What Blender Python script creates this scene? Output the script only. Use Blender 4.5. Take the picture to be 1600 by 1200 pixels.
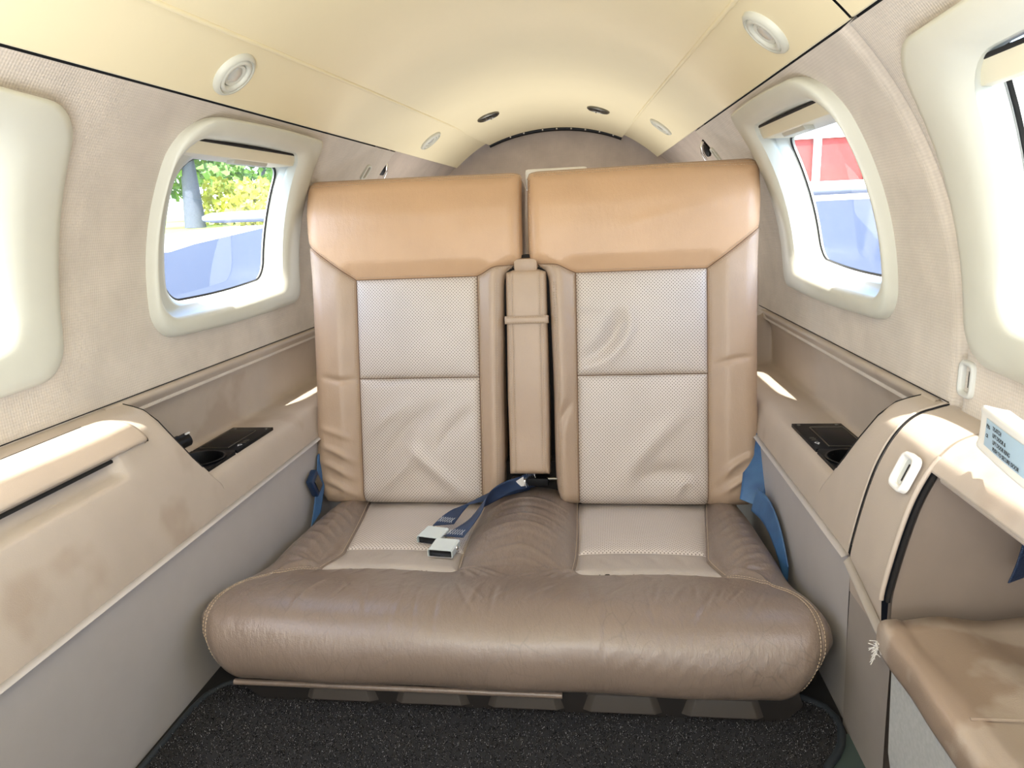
import bpy, bmesh, math, random
import numpy as np
from mathutils import Matrix, Vector
random.seed(7); rng = np.random.default_rng(7)
for o in list(bpy.data.objects): bpy.data.objects.remove(o)
S = bpy.context.scene; COL = S.collection
ZOFF = 0.76                      # everything is built about the camera's height, then lifted so that the floor is z = 0

# ------------------------------------------------------------------ camera
YAW, PIT, ROL, CX, FPX = .12934, .23266, -.04471, .16075, 1050.36
cy, sy, cp, sp, cr, sr = math.cos(YAW), math.sin(YAW), math.cos(PIT), math.sin(PIT), math.cos(ROL), math.sin(ROL)
fw = Vector((-sy*cp, cy*cp, -sp)); r0 = Vector((cy, sy, 0)); u0 = r0.cross(fw)
rt = r0*cr + u0*sr; up = -r0*sr + u0*cr
cam_d = bpy.data.cameras.new('camera'); cam = bpy.data.objects.new('camera', cam_d); COL.objects.link(cam)
cam_d.sensor_width = 36; cam_d.lens = FPX/1600*36; cam_d.clip_start = .01; cam_d.clip_end = 500
M = Matrix((rt, up, -fw)).transposed().to_4x4(); M.translation = (CX, 0, 0); cam.matrix_world = M
S.camera = cam
# ------------------------------------------------------------------ world, sun, lights, exposure
W = bpy.data.worlds.new('world'); S.world = W; W.use_nodes = True
wn = W.node_tree.nodes; wl = W.node_tree.links; wn.clear()
wo = wn.new('ShaderNodeOutputWorld'); wb = wn.new('ShaderNodeBackground'); ws = wn.new('ShaderNodeTexSky')
ws.sky_type = 'NISHITA'; ws.sun_disc = False; ws.sun_elevation = math.radians(58); ws.sun_rotation = math.radians(182)
ws.air_density = 1.0; ws.dust_density = 2.0; ws.ozone_density = 1.0
wb.inputs['Strength'].default_value = .75
wl.new(ws.outputs[0], wb.inputs[0]); wl.new(wb.outputs[0], wo.inputs[0])
sun_d = bpy.data.lights.new('sun', 'SUN'); sun = bpy.data.objects.new('sun', sun_d); COL.objects.link(sun)
sun_d.energy = 8.0; sun_d.angle = math.radians(.7); sun_d.color = (1, .95, .86)
sun.rotation_mode = 'QUATERNION'; sun.rotation_quaternion = Vector((0, .62, -1)).to_track_quat('-Z', 'Y')
def area(name, loc, aim, sx, sy_, e, col=(1, 1, 1)):
    d = bpy.data.lights.new(name, 'AREA'); d.shape = 'RECTANGLE'; d.size = sx; d.size_y = sy_; d.energy = e; d.color = col
    o = bpy.data.objects.new(name, d); COL.objects.link(o); o.location = loc
    o.rotation_mode = 'QUATERNION'; o.rotation_quaternion = (Vector(aim)-Vector(loc)).to_track_quat('-Z', 'Y'); return o
area('front_fill', (0, -.40, .30), (0, .9, -.45), .7, .25, 4.2, (.9, .95, 1))  # added fill lamp inside the cabin, high at the front
area('upward_fill', (0, -.15, -.52), (0, -.12, .45), .8, .5, 14, (.9, .95, 1))  # added fill lamp low behind the camera, aimed up to brighten the ceiling
area('aft_fill', (0, 2.35, -.25), (0, 2.2, .5), .7, .5, 2.6, (1, .98, .95))  # added fill lamp behind the seat to brighten the bay and aft ceiling
S.view_settings.view_transform = 'Standard'; S.view_settings.look = 'None'; S.view_settings.gamma = 1
S.view_settings.use_curve_mapping = False; S.view_settings.exposure = 0.85

# ------------------------------------------------------------------ materials
def lin(c):
    return tuple(((v/255)/12.92 if v/255 <= .04045 else ((v/255+.055)/1.055)**2.4) for v in c)
class N:
    def __init__(s, name):
        s.m = bpy.data.materials.new(name); s.m.use_nodes = True; s.t = s.m.node_tree
        s.p = s.t.nodes['Principled BSDF']; s.out = s.t.nodes['Material Output']
    def n(s, typ, **k):
        x = s.t.nodes.new('ShaderNode'+typ)
        for a, b in k.items(): setattr(x, a, b)
        return x
    def l(s, a, b): s.t.links.new(a, b)
    def val(s, x, v):
        if isinstance(v, (int, float)): x.default_value = v
        else: s.l(v, x)
    def math(s, op, a, b=0.0, c=None):
        x = s.n('Math', operation=op); s.val(x.inputs[0], a); s.val(x.inputs[1], b)
        if c is not None: s.val(x.inputs[2], c)
        return x.outputs[0]
    def coord(s, kind='Object'): return s.n('TexCoord').outputs[kind]
    def noise(s, vec, scale, detail=3, rough=.5):
        x = s.n('TexNoise'); x.inputs['Scale'].default_value = scale; x.inputs['Detail'].default_value = detail
        x.inputs['Roughness'].default_value = rough; s.l(vec, x.inputs['Vector']); return x.outputs['Fac']
    def ramp(s, f, a, b, ca=(0, 0, 0, 1), cb=(1, 1, 1, 1)):
        x = s.n('ValToRGB'); e = x.color_ramp.elements
        e[0].position = a; e[1].position = b; e[0].color = ca; e[1].color = cb; s.l(f, x.inputs[0]); return x.outputs[0]
    def mix(s, f, a, b):
        x = s.n('Mix', data_type='RGBA'); s.val(x.inputs[0], f)
        for i, v in ((6, a), (7, b)):
            if isinstance(v, tuple): x.inputs[i].default_value = v if len(v) == 4 else v+(1,)
            else: s.l(v, x.inputs[i])
        return x.outputs[2]
    def bump(s, h, strength, dist=.001, nrm=None):
        x = s.n('Bump'); x.inputs['Strength'].default_value = strength; x.inputs['Distance'].default_value = dist
        s.l(h, x.inputs['Height'])
        if nrm: s.l(nrm, x.inputs['Normal'])
        return x.outputs[0]
    def col(s, c): s.val(s.p.inputs['Base Color'], c) if not isinstance(c, tuple) else setattr(s.p.inputs['Base Color'], 'default_value', c+(1,) if len(c) == 3 else c)
    def set(s, rough=.5, spec=.5, metal=0): 
        s.p.inputs['Roughness'].default_value = rough; s.p.inputs['Specular IOR Level'].default_value = spec; s.p.inputs['Metallic'].default_value = metal
def plain(name, c, rough=.5, metal=0, spec=.5, var=.08, sc=25):
    a = N(name); c = lin(c); v = a.coord()
    a.col(a.mix(a.noise(v, sc), tuple(x*(1-var) for x in c), tuple(min(1, x*(1+var)) for x in c))); a.set(rough, spec, metal); return a.m
def leather(name, c, rough=.42, wr=.25, dots=False, spec=.5, grain=.25, coat=0):
    a = N(name); c = lin(c); v = a.coord()
    base = a.mix(a.noise(v, 9, 5), tuple(x*.86 for x in c), tuple(min(1, x*1.1) for x in c))
    vo = a.n('TexVoronoi'); vo.inputs['Scale'].default_value = 520; a.l(v, vo.inputs['Vector'])
    nb = a.bump(vo.outputs['Distance'], grain, .0006)
    mp = a.n('Mapping'); mp.inputs['Scale'].default_value = (1, .55, .4); a.l(v, mp.inputs['Vector'])
    nb = a.bump(a.noise(mp.outputs[0], 46, 6, .62), wr, .006, nb)
    if wr >= .5:                                             # dry creases in the worn hide
        vd = a.n('VectorMath', operation='MULTIPLY_ADD'); nz = a.n('TexNoise'); nz.inputs['Scale'].default_value = 14; a.l(v, nz.inputs['Vector'])
        a.l(nz.outputs['Color'], vd.inputs[0]); vd.inputs[1].default_value = (.03, .03, .03); a.l(v, vd.inputs[2])
        mq = a.n('Mapping'); mq.inputs['Scale'].default_value = (1, .55, .6); a.l(vd.outputs[0], mq.inputs['Vector'])
        ve = a.n('TexVoronoi', feature='DISTANCE_TO_EDGE'); ve.inputs['Scale'].default_value = 44; a.l(mq.outputs[0], ve.inputs['Vector'])
        ck = a.math('MULTIPLY', a.math('SUBTRACT', 1.0, a.ramp(ve.outputs['Distance'], 0.0, .05)), a.ramp(a.noise(v, 7, 3), .46, .62))
        base = a.mix(a.math('MULTIPLY', ck, .35), base, tuple(x*.45 for x in c)); nb = a.bump(ck, -.35, .0012, nb)
    a.set(rough, spec)
    if coat: a.p.inputs['Coat Weight'].default_value = coat; a.p.inputs['Coat Roughness'].default_value = .3
    if dots:
        uv = a.n('SeparateXYZ'); a.l(a.coord('UV'), uv.inputs[0]); P = .0076; H = P*.5
        row = a.math('FLOOR', a.math('DIVIDE', uv.outputs[1], H))
        off = a.math('MULTIPLY', a.math('MODULO', a.math('ABSOLUTE', row), 2.0), .5)
        fu = a.math('SUBTRACT', a.math('FRACT', a.math('ADD', a.math('DIVIDE', uv.outputs[0], P), off)), .5)
        fv = a.math('SUBTRACT', a.math('FRACT', a.math('DIVIDE', uv.outputs[1], H)), .5)
        d = a.math('SQRT', a.math('ADD', a.math('POWER', a.math('MULTIPLY', fu, P), 2.0), a.math('POWER', a.math('MULTIPLY', fv, H), 2.0)))
        hole = a.math('LESS_THAN', d, .00112)
        base = a.mix(hole, base, lin((70, 52, 40)))
        nb = a.bump(hole, -.5, .0008, nb)
    a.col(base); a.l(nb, a.p.inputs['Normal']); return a.m
def fabric(name, c):
    a = N(name); c = lin(c); v = a.coord(); uv = a.n('SeparateXYZ'); a.l(a.coord('UV'), uv.inputs[0])
    p = 2*math.pi/.0062
    su = a.math('SINE', a.math('MULTIPLY', a.math('ADD', uv.outputs[0], uv.outputs[1]), p*.72))
    sv = a.math('SINE', a.math('MULTIPLY', a.math('SUBTRACT', uv.outputs[0], uv.outputs[1]), p*.72))
    w = a.math('MULTIPLY_ADD', a.math('MULTIPLY', su, sv), .5, .5)
    blot = a.noise(v, 11, 6, .6); fine = a.noise(v, 260, 2)
    base = a.mix(a.ramp(blot, .3, .7), tuple(x*.84 for x in c), tuple(min(1, x*1.08) for x in c))
    base = a.mix(a.math('MULTIPLY', w, .34), base, tuple(x*.6 for x in c))
    base = a.mix(a.math('MULTIPLY', fine, .22), base, tuple(x*.72 for x in c))
    a.col(base); a.set(.92, .15); a.p.inputs['Sheen Weight'].default_value = .25
    a.l(a.bump(w, .45, .0012, a.bump(fine, .3, .001)), a.p.inputs['Normal']); return a.m
def stained(name, c, cs, rough=.5, sc=5.5, lo=.57, hi=.6, am=.6):
    a = N(name); c = lin(c); cs = lin(cs); v = a.coord()
    base = a.mix(a.noise(v, 14, 4), tuple(x*.9 for x in c), tuple(min(1, x*1.08) for x in c))
    n = a.noise(v, sc, 4, .55); base = a.mix(a.math('MULTIPLY', a.ramp(n, lo, hi), am), base, cs)
    a.col(base); a.set(rough, .4)
    vo = a.n('TexVoronoi'); vo.inputs['Scale'].default_value = 620; a.l(v, vo.inputs['Vector'])
    a.l(a.bump(vo.outputs['Distance'], .18, .0005), a.p.inputs['Normal']); return a.m
MT = {}
MT['back'] = leather('tan_leather', (172, 148, 125), .38, .2)
MT['head'] = leather('ceiling_lit_tan_leather', (198, 162, 128), .36, .18)  # headrest copy of the tan leather, ceiling's warm bounce put into its colour
MT['seat'] = leather('taupe_leather', (126, 110, 98), .34, .5, spec=.6, coat=.35)
MT['inset'] = leather('perforated_leather', (202, 190, 178), .46, .12, dots=True)
MT['inset_plain'] = leather('pale_smooth_leather', (172, 160, 148), .45, .3)
MT['seam'] = plain('seam_cord', (112, 84, 60), .7)
MT['thread'] = plain('thread', (186, 166, 142), .8)
MT['console'] = stained('console_leather', (182, 168, 153), (140, 114, 90), .42, 3.4, .60, .66, .32)
MT['lower'] = plain('grey_vinyl', (178, 172, 167), .45, var=.05)
MT['lid'] = stained('lid_leather', (186, 169, 151), (176, 150, 124), .4, 4, .66, .7, .2)
MT['fabric'] = fabric('wall_fabric', (212, 200, 186))
MT['rear_fabric'] = fabric('rear_fabric', (208, 192, 178))
MT['ceil'] = plain('headliner', (240, 227, 190), .6, var=.03, sc=6)
MT['frame'] = plain('window_plastic', (206, 205, 192), .45, var=.03)
MT['reveal'] = plain('reveal_plastic', (190, 190, 178), .4, var=.02)
MT['white'] = plain('white_plastic', (238, 234, 226), .35, var=.02)
MT['greyp'] = plain('grey_plastic', (196, 196, 190), .4, var=.03)
MT['black'] = plain('black_plastic', (12, 12, 14), .4, 0, .25)
MT['dark'] = plain('dark_void', (20, 17, 16), .9)
MT['blackgloss'] = plain('black_panel', (10, 11, 15), .4, 0, .12)
MT['welt'] = plain('welt', (128, 104, 88), .5)
MT['doorv'] = plain('door_vinyl', (152, 143, 134), .45)
MT['skirt'] = plain('skirt_vinyl', (38, 34, 32), .6)
MT['pad'] = plain('skirt_pad', (70, 64, 59), .5)
MT['chrome'] = plain('brushed_chrome', (238, 240, 242), .22, 1.0, var=.03)
MT['buckle'] = plain('satin_buckle', (226, 236, 234), .25, .35, var=.02)
MT['shade'] = plain('shade_plastic', (222, 214, 188), .45, var=.03)
MT['steel'] = plain('dark_steel', (120, 118, 112), .35, 1.0)
MT['lens'] = plain('lamp_lens', (205, 205, 198), .12, .4)
MT['endpanel'] = plain('recess_panel', (140, 126, 115), .5)
MT['boxtop'] = stained('worn_leather', (172, 156, 140), (134, 110, 90), .45, 7, .5, .56)
MT['gcarpet'] = plain('grey_carpet', (176, 176, 172), .95, var=.2, sc=160)
MT['carpet'] = plain('black_carpet', (30, 29, 31), .95, var=.4, sc=300)
MT['binding'] = plain('mat_binding', (34, 40, 46), .7)
MT['teal'] = plain('sill_rubber', (58, 70, 68), .5)
MT['label'] = plain('pale_blue_label', (176, 200, 216), .4, var=.02)
MT['ink'] = plain('ink', (40, 42, 44), .6)
MT['inkwhite'] = plain('white_ink', (225, 225, 225), .6)
MT['orange_foam'] = plain('edge_fluff', (230, 226, 220), .9)
def webbing(nm, c1, c2):
    a = N(nm); v = a.coord('UV'); s = a.n('SeparateXYZ'); a.l(v, s.inputs[0])
    h = a.math('SINE', a.math('MULTIPLY', s.outputs[1], 2*math.pi/.0022)); n = a.noise(a.coord(), 30)
    a.col(a.mix(n, lin(c1), lin(c2))); a.set(.38, .6)
    a.l(a.bump(h, .4, .0006), a.p.inputs['Normal']); return a.m
MT['web'] = webbing('blue_webbing', (16, 32, 60), (34, 62, 98)); MT['web_satin'] = webbing('satin_blue_webbing', (34, 70, 114), (78, 124, 170))
def pane():
    a = N('scratched_acrylic'); t = a.n('BsdfTransparent'); t.inputs[0].default_value = (.97, .985, 1, 1)
    g = a.n('BsdfGlossy'); g.inputs['Roughness'].default_value = .03
    d = a.n('BsdfTranslucent'); d.inputs[0].default_value = (.95, .97, 1, 1); df = a.n('BsdfDiffuse'); df.inputs[0].default_value = (.9, .93, .97, 1)
    ad = a.n('AddShader'); a.l(d.outputs[0], ad.inputs[0]); a.l(df.outputs[0], ad.inputs[1])
    v = a.coord(); mp = a.n('Mapping'); mp.inputs['Rotation'].default_value = (.5, .3, .2); mp.inputs['Scale'].default_value = (1, 1, .35); a.l(v, mp.inputs['Vector'])
    sp_ = a.ramp(a.noise(v, 420, 2), .56, .78); sc_ = a.ramp(a.noise(mp.outputs[0], 60, 5, .7), .5, .8)
    f = a.math('MULTIPLY_ADD', sp_, .05, a.math('MULTIPLY_ADD', sc_, .014, .003))
    m1 = a.n('MixShader'); a.val(m1.inputs[0], f); a.l(t.outputs[0], m1.inputs[1]); a.l(ad.outputs[0], m1.inputs[2])
    fr = a.n('Fresnel'); fr.inputs[0].default_value = 1.45
    m2 = a.n('MixShader'); a.val(m2.inputs[0], a.math('MULTIPLY', fr.outputs[0], .05)); a.l(m1.outputs[0], m2.inputs[1]); a.l(g.outputs[0], m2.inputs[2])
    a.l(m2.outputs[0], a.out.inputs['Surface']); return a.m
MT['pane'] = pane()
MT['tarmac'] = plain('tarmac', (38, 48, 66), .9, var=.15, sc=3)
MT['concrete'] = plain('concrete', (186, 182, 172), .9, var=.1, sc=1)
MT['grass'] = plain('grass', (150, 165, 70), .95, var=.3, sc=.6)
MT['leafd'] = plain('leaf_green', (92, 128, 60), .8, var=.3, sc=4)
MT['leafy'] = plain('leaf_yellow', (176, 178, 70), .8, var=.3, sc=4)
MT['bark'] = plain('bark', (80, 86, 98), .9, var=.2, sc=8)
MT['redwall'] = plain('red_cladding', (140, 46, 42), .6, var=.05, sc=2)
MT['greywall'] = plain('grey_cladding', (104, 118, 134), .6, var=.05, sc=2)
MT['paint'] = plain('white_paint', (240, 240, 240), .3, var=.02)

# ------------------------------------------------------------------ helpers
def link(name, me, mat, parent=None, smooth=True):
    o = bpy.data.objects.new(name, me); COL.objects.link(o)
    if mat is not None: me.materials.append(MT[mat] if isinstance(mat, str) else mat)
    if smooth:
        for p in me.polygons: p.use_smooth = True
    if parent is not None: o.parent = parent
    return o
def mesh(name, V, Fc, mat, parent=None, smooth=True, uv=None):
    me = bpy.data.meshes.new(name); me.from_pydata([tuple(map(float, v)) for v in V], [], Fc)
    if uv is not None:
        L = me.uv_layers.new(name='UVMap'); idx = np.empty(len(me.loops), dtype=np.int32); me.loops.foreach_get('vertex_index', idx)
        L.data.foreach_set('uv', np.asarray(uv, dtype=np.float32)[idx].ravel())
    me.update(); return link(name, me, mat, parent, smooth)
def grid_faces(n, m, wrap=False, off=0, flip=False):
    F = []
    for i in range(n-1):
        for j in range(m if wrap else m-1):
            k = (j+1) % m; f = (off+i*m+j, off+i*m+k, off+(i+1)*m+k, off+(i+1)*m+j)
            F.append(f[::-1] if flip else f)
    return F
def grid(name, P, mat, parent=None, uv=None, wrap=False, flip=False, smooth=True, keep=None, extra=None):
    n, m = P.shape[:2]; F = grid_faces(n, m, wrap, 0, flip)
    if keep is not None: F = [f for f in F if keep(f)]
    return mesh(name, P.reshape(-1, 3), F, mat, parent, smooth, None if uv is None else uv.reshape(-1, 2))
def tag(o, label=None, cat=None, group=None, kind=None):
    for k, v in (('label', label), ('category', cat), ('group', group), ('kind', kind)):
        if v: o[k] = v
    return o
def empty(name, loc=(0, 0, 0), label=None, cat=None, group=None, kind=None, parent=None):
    o = bpy.data.objects.new(name, None); COL.objects.link(o); o.location = loc; o.empty_display_size = .05
    if parent: o.parent = parent
    return tag(o, label, cat, group, kind)
class MB:
    "collects simple solids for one mesh"
    def __init__(s): s.V = []; s.F = []
    def add(s, V, F):
        o = len(s.V); s.V += [tuple(map(float, v)) for v in V]; s.F += [tuple(i+o for i in f) for f in F]; return s
    def box(s, c, d, rot=None):
        V = [Vector((x*d[0]/2, y*d[1]/2, z*d[2]/2)) for x in (-1, 1) for y in (-1, 1) for z in (-1, 1)]
        if rot is not None: V = [rot @ v for v in V]
        return s.add([v+Vector(c) for v in V], [(0, 1, 3, 2), (4, 6, 7, 5), (0, 4, 5, 1), (2, 3, 7, 6), (0, 2, 6, 4), (1, 5, 7, 3)])
    def tube(s, pts, r, n=8, caps=True, closed=False):
        P = [Vector(p) for p in pts]; k = len(P); rings = []; prev = None
        for i, p in enumerate(P):
            a = P[(i-1) % k] if (i > 0 or closed) else p; b = P[(i+1) % k] if (i < k-1 or closed) else p
            t = (b-a).normalized(); ref = prev if prev else (Vector((0, 0, 1)) if abs(t.z) < .9 else Vector((1, 0, 0)))
            x = (ref-t*ref.dot(t)).normalized(); prev = x; y = t.cross(x)
            rr = r[i] if isinstance(r, (list, tuple)) else r
            rings.append([p+(x*math.cos(q)+y*math.sin(q))*rr for q in [2*math.pi*j/n for j in range(n)]])
        V = [v for g in rings for v in g]; F = grid_faces(k, n, True)
        if closed: F += [((k-1)*n+j, (k-1)*n+(j+1) % n, (j+1) % n, j) for j in range(n)]
        elif caps: F += [tuple(range(n))[::-1], tuple(range((k-1)*n, k*n))]
        return s.add(V, F)
    def lathe(s, prof, c=(0, 0, 0), axis=(0, 0, 1), n=32, sx=1.0, caps=True):
        q = Vector((0, 0, 1)).rotation_difference(Vector(axis).normalized()); V = []
        for r, h in prof:
            V += [q @ Vector((r*math.cos(2*math.pi*j/n)*sx, r*math.sin(2*math.pi*j/n), h))+Vector(c) for j in range(n)]
        F = grid_faces(len(prof), n, True)
        if caps: F += [tuple(range(n))[::-1], tuple(range((len(prof)-1)*n, len(prof)*n))]
        return s.add(V, F)
    def build(s, name, mat, parent=None, smooth=False, bevel=0, seg=2):
        o = mesh(name, s.V, s.F, mat, parent, smooth)
        if bevel or smooth:
            bm = bmesh.new(); bm.from_mesh(o.data); bmesh.ops.recalc_face_normals(bm, faces=bm.faces)
            if bevel: 
                bmesh.ops.bevel(bm, geom=[e for e in bm.edges if len(e.link_faces) == 2 and e.calc_face_angle(0) > .5], offset=bevel, segments=seg, affect='EDGES', profile=.6, clamp_overlap=True)
            bm.to_mesh(o.data); bm.free()
            for p in o.data.polygons: p.use_smooth = True
            if smooth or bevel: o.data.set_sharp_from_angle(angle=math.radians(50))
        return o
def resample(pts, n):
    P = np.asarray(pts, float); d = np.r_[0, np.cumsum(np.linalg.norm(np.diff(P, axis=0), axis=1))]
    t = np.linspace(0, d[-1], n); return np.stack([np.interp(t, d, P[:, k]) for k in range(P.shape[1])], -1)
def smooth_line(pts, n=40, it=3):
    P = np.asarray(pts, float)
    for _ in range(it):
        Q = [P[0]]
        for a, b in zip(P[:-1], P[1:]): Q += [a*.75+b*.25, a*.25+b*.75]
        P = np.array(Q+[P[-1]])
    return resample(P, n)
def segdist(U, V, poly):
    D = np.full(U.shape, 1e9); A = np.asarray(poly, float)
    for (a, b), (c, d) in zip(A[:-1], A[1:]):
        dx, dy = c-a, d-b; L = dx*dx+dy*dy+1e-12
        t = np.clip(((U-a)*dx+(V-b)*dy)/L, 0, 1); D = np.minimum(D, np.hypot(U-a-t*dx, V-b-t*dy))
    return D
def coons(b, r, t, l, n, m):
    "b,t left to right; l,r bottom to top; returns n x m x 2 (rows bottom to top)"
    b = resample(b, m); t = resample(t, m); l = resample(l, n); r = resample(r, n)
    s = np.linspace(0, 1, m)[None, :, None]; q = np.linspace(0, 1, n)[:, None, None]
    return ((1-q)*b[None]+q*t[None]+(1-s)*l[:, None]+s*r[:, None]
            - ((1-s)*(1-q)*b[0]+s*(1-q)*b[-1]+(1-s)*q*t[0]+s*q*t[-1]))
def sstep(x, a, b):
    t = np.clip((x-a)/(b-a), 0, 1); return t*t*(3-2*t)
def quarter(e, R): return R*(1-np.sqrt(np.clip(1-(np.clip((R-e)/R, 0, 1))**2, 0, 1)))
def folds(U, V, L):
    D = np.zeros_like(U)
    for pts, amp, w in L:
        P = smooth_line(pts, 12, 2); e = segdist(U, V, P)
        tl = np.linalg.norm(P[-1]-P[0])+1e-6; t = ((U-P[0, 0])*(P[-1, 0]-P[0, 0])+(V-P[0, 1])*(P[-1, 1]-P[0, 1]))/tl**2
        D += amp*np.exp(-(e/w)**2)*np.clip(np.sin(np.pi*np.clip(t*.92+.04, 0, 1)), 0, 1)
    return D
def stitches(name, lines, parent, step=.0058, ln=.0036, wd=.0012, ht=.0010):
    "lines: list of (points Nx3, normals Nx3)"
    V = []; F = []
    for P, Nn in lines:
        P = np.asarray(P); d = np.r_[0, np.cumsum(np.linalg.norm(np.diff(P, axis=0), axis=1))]
        for s in np.arange(step*.5, d[-1]-ln, step):
            a = np.array([np.interp(s, d, P[:, k]) for k in range(3)]); b = np.array([np.interp(s+ln, d, P[:, k]) for k in range(3)])
            nn = np.array([np.interp(s, d, Nn[:, k]) for k in range(3)]); nn /= np.linalg.norm(nn)+1e-9
            t = b-a; w = np.cross(t, nn); w = w/(np.linalg.norm(w)+1e-9)*wd/2; h = nn*ht; o = len(V)
            V += [a-w, a+w, b+w, b-w, a-w*.6+h, a+w*.6+h, b+w*.6+h, b-w*.6+h]
            F += [(o+4, o+5, o+6, o+7), (o, o+1, o+5, o+4), (o+1, o+2, o+6, o+5), (o+2, o+3, o+7, o+6), (o+3, o, o+4, o+7)]
    o = mesh(name, V, F, 'thread', parent, False); return tag(o, kind='stuff')
R0, ZC = .628, -.22
def cylp(s, y, phi, r=R0): return np.array([s*r*math.cos(phi), y, ZC+r*math.sin(phi)])
def phi_of(z, r=R0): return math.asin((z-ZC)/r)
def phi_edge(y): return .748+.036*(y-.9)
def phi_seam(y): return math.acos((.36-.0435*(y-1.1))/R0)

# ------------------------------------------------------------------ room shell: floor, walls, ceiling
f = MB().box((0, .9, -.775), (1.36, 4.4, .03)); f.build('floor', 'dark')['kind'] = 'structure'
def contour(c, rad, npc=9, npe=7):
    c = [np.array(p, float) for p in c]; out = []; n = 4; seg = []
    for i in range(n):
        p, a, b = c[i], c[i-1], c[(i+1) % n]; r = rad[i]
        ta = p+(a-p)/np.linalg.norm(a-p)*r; tb = p+(b-p)/np.linalg.norm(b-p)*r
        t = np.linspace(0, 1, npc)[:, None]; pp = p
        arc = (1-t)**3*ta+3*(1-t)**2*t*(ta+(pp-ta)*.56)+3*(1-t)*t*t*(tb+(pp-tb)*.56)+t**3*tb; seg.append(arc)
    for i in range(n):
        out += list(seg[i]); a, b = seg[i][-1], seg[(i+1) % n][0]
        e = [a+(b-a)*t for t in np.linspace(0, 1, npe+2)[1:-1]]; L = np.linalg.norm(b-a)
        nrm = np.array([(b-a)[1], -(b-a)[0]])/L
        out += [p+nrm*L*.012*math.sin(math.pi*(k+1)/(npe+1)) for k, p in enumerate(e)]
    return np.array(out)
WIN = {
 'rear': dict(O=[(1.105, -.178), (1.722, -.174), (1.567, .206), (1.045, .196)], I=[(1.112, -.142), (1.612, -.127), (1.492, .172), (1.047, .163)],
              G=[(1.225, -.122), (1.632, -.106), (1.570, .153), (1.178, .15)], rad=(.06, .055, .035, .10)),
 'near': dict(O=[(.20, -.192), (.897, -.192), (.846, .170), (.26, .170)], I=[(.235, -.13), (.803, -.124), (.740, .134), (.28, .134)],
              G=[(.26, -.125), (.870, -.128), (.800, .168), (.30, .168)], rad=(.07, .06, .06, .07))}
def loop3(side, pts, r, z_is=True):
    "pts (y, z on that radius) as a rounded contour on the cylinder of radius r"
    return np.array([cylp(side, y, s/R0, r) for y, s in pts])
def wl_contour(w, key, r, f=0.0, key2=None, rs=1.0):
    q = [(y, phi_of(z, r)*R0) for y, z in WIN[w][key]]
    if key2:
        q2 = [(y, phi_of(z, r)*R0) for y, z in WIN[w][key2]]; q = [tuple(np.array(a)*(1-f)+np.array(b)*f) for a, b in zip(q, q2)]
    return contour(q, [x*rs for x in WIN[w]['rad']])
def inside(P, poly):
    x, y = P; c = False; n = len(poly); j = n-1
    for i in range(n):
        if (poly[i][1] > y) != (poly[j][1] > y) and x < (poly[j][0]-poly[i][0])*(y-poly[i][1])/(poly[j][1]-poly[i][1]+1e-12)+poly[i][0]: c = not c
        j = i
    return c
def wall_panel(name, side, y0, y1, wins, mat, roll0=0, roll1=0, parent=None, zb=-.285):
    ny = int((y1-y0)/.0125)+1; nf = 72; ys = np.linspace(y0, y1, ny); P = np.zeros((ny, nf, 3)); uv = np.zeros((ny, nf, 2))
    pb = phi_of(zb)
    for i, y in enumerate(ys):
        pe = phi_edge(y)+.006
        for j, t in enumerate(np.linspace(0, 1, nf)):
            ph = pb+(pe-pb)*t; r = R0
            if roll0: r += quarter(y-y0, roll0)
            if roll1: r += quarter(y1-y, roll1)
            P[i, j] = cylp(side, y, ph, r); uv[i, j] = (y, ph*R0)
    polys = []
    for w in wins: q = wl_contour(w, 'O', R0); c = q.mean(0); polys.append(c+(q-c)*.94); U = uv.reshape(-1, 2)
    def keep(f):
        c = U[list(f)].mean(0); return not any(inside(c, p) for p in polys)
    return grid(name, P, mat, parent, uv, flip=side > 0, keep=keep)
tag(wall_panel('wall_left', -1, -.55, 2.12, ['rear', 'near'], 'fabric', roll1=.022), kind='structure')
tag(wall_panel('wall_right', 1, .915, 2.04, ['rear'], 'fabric', roll0=.016, roll1=.022), kind='structure')
for s, nm in ((-1, 'wall_left'), (1, 'wall_right')):       # recessed wall of the baggage bay behind the seat
    ys = np.linspace(1.99, 3.06, 30); P = np.array([[cylp(s, y, p, .652) for p in np.linspace(-.5, phi_edge(y)+.03, 24)] for y in ys])
    uv = np.array([[(y, p*R0) for p in np.linspace(-.5, .86, 24)] for y in ys])
    tag(grid(nm+'_baggage_bay', P, 'rear_fabric', None, uv, flip=s > 0), kind='structure')
# back bulkhead
bk = []
ring = [cylp(1, 3.055, p, .66) for p in np.linspace(-.6, math.pi+.6, 60)]
P = np.array([[np.array([0, 3.055, -.2])*(1-t)+np.array(q)*t for t in np.linspace(0, 1, 14)] for q in ring])
uvb = P[:, :, [0, 2]].copy()
tag(grid('wall_back', P, 'rear_fabric', None, uvb), kind='structure')
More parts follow.
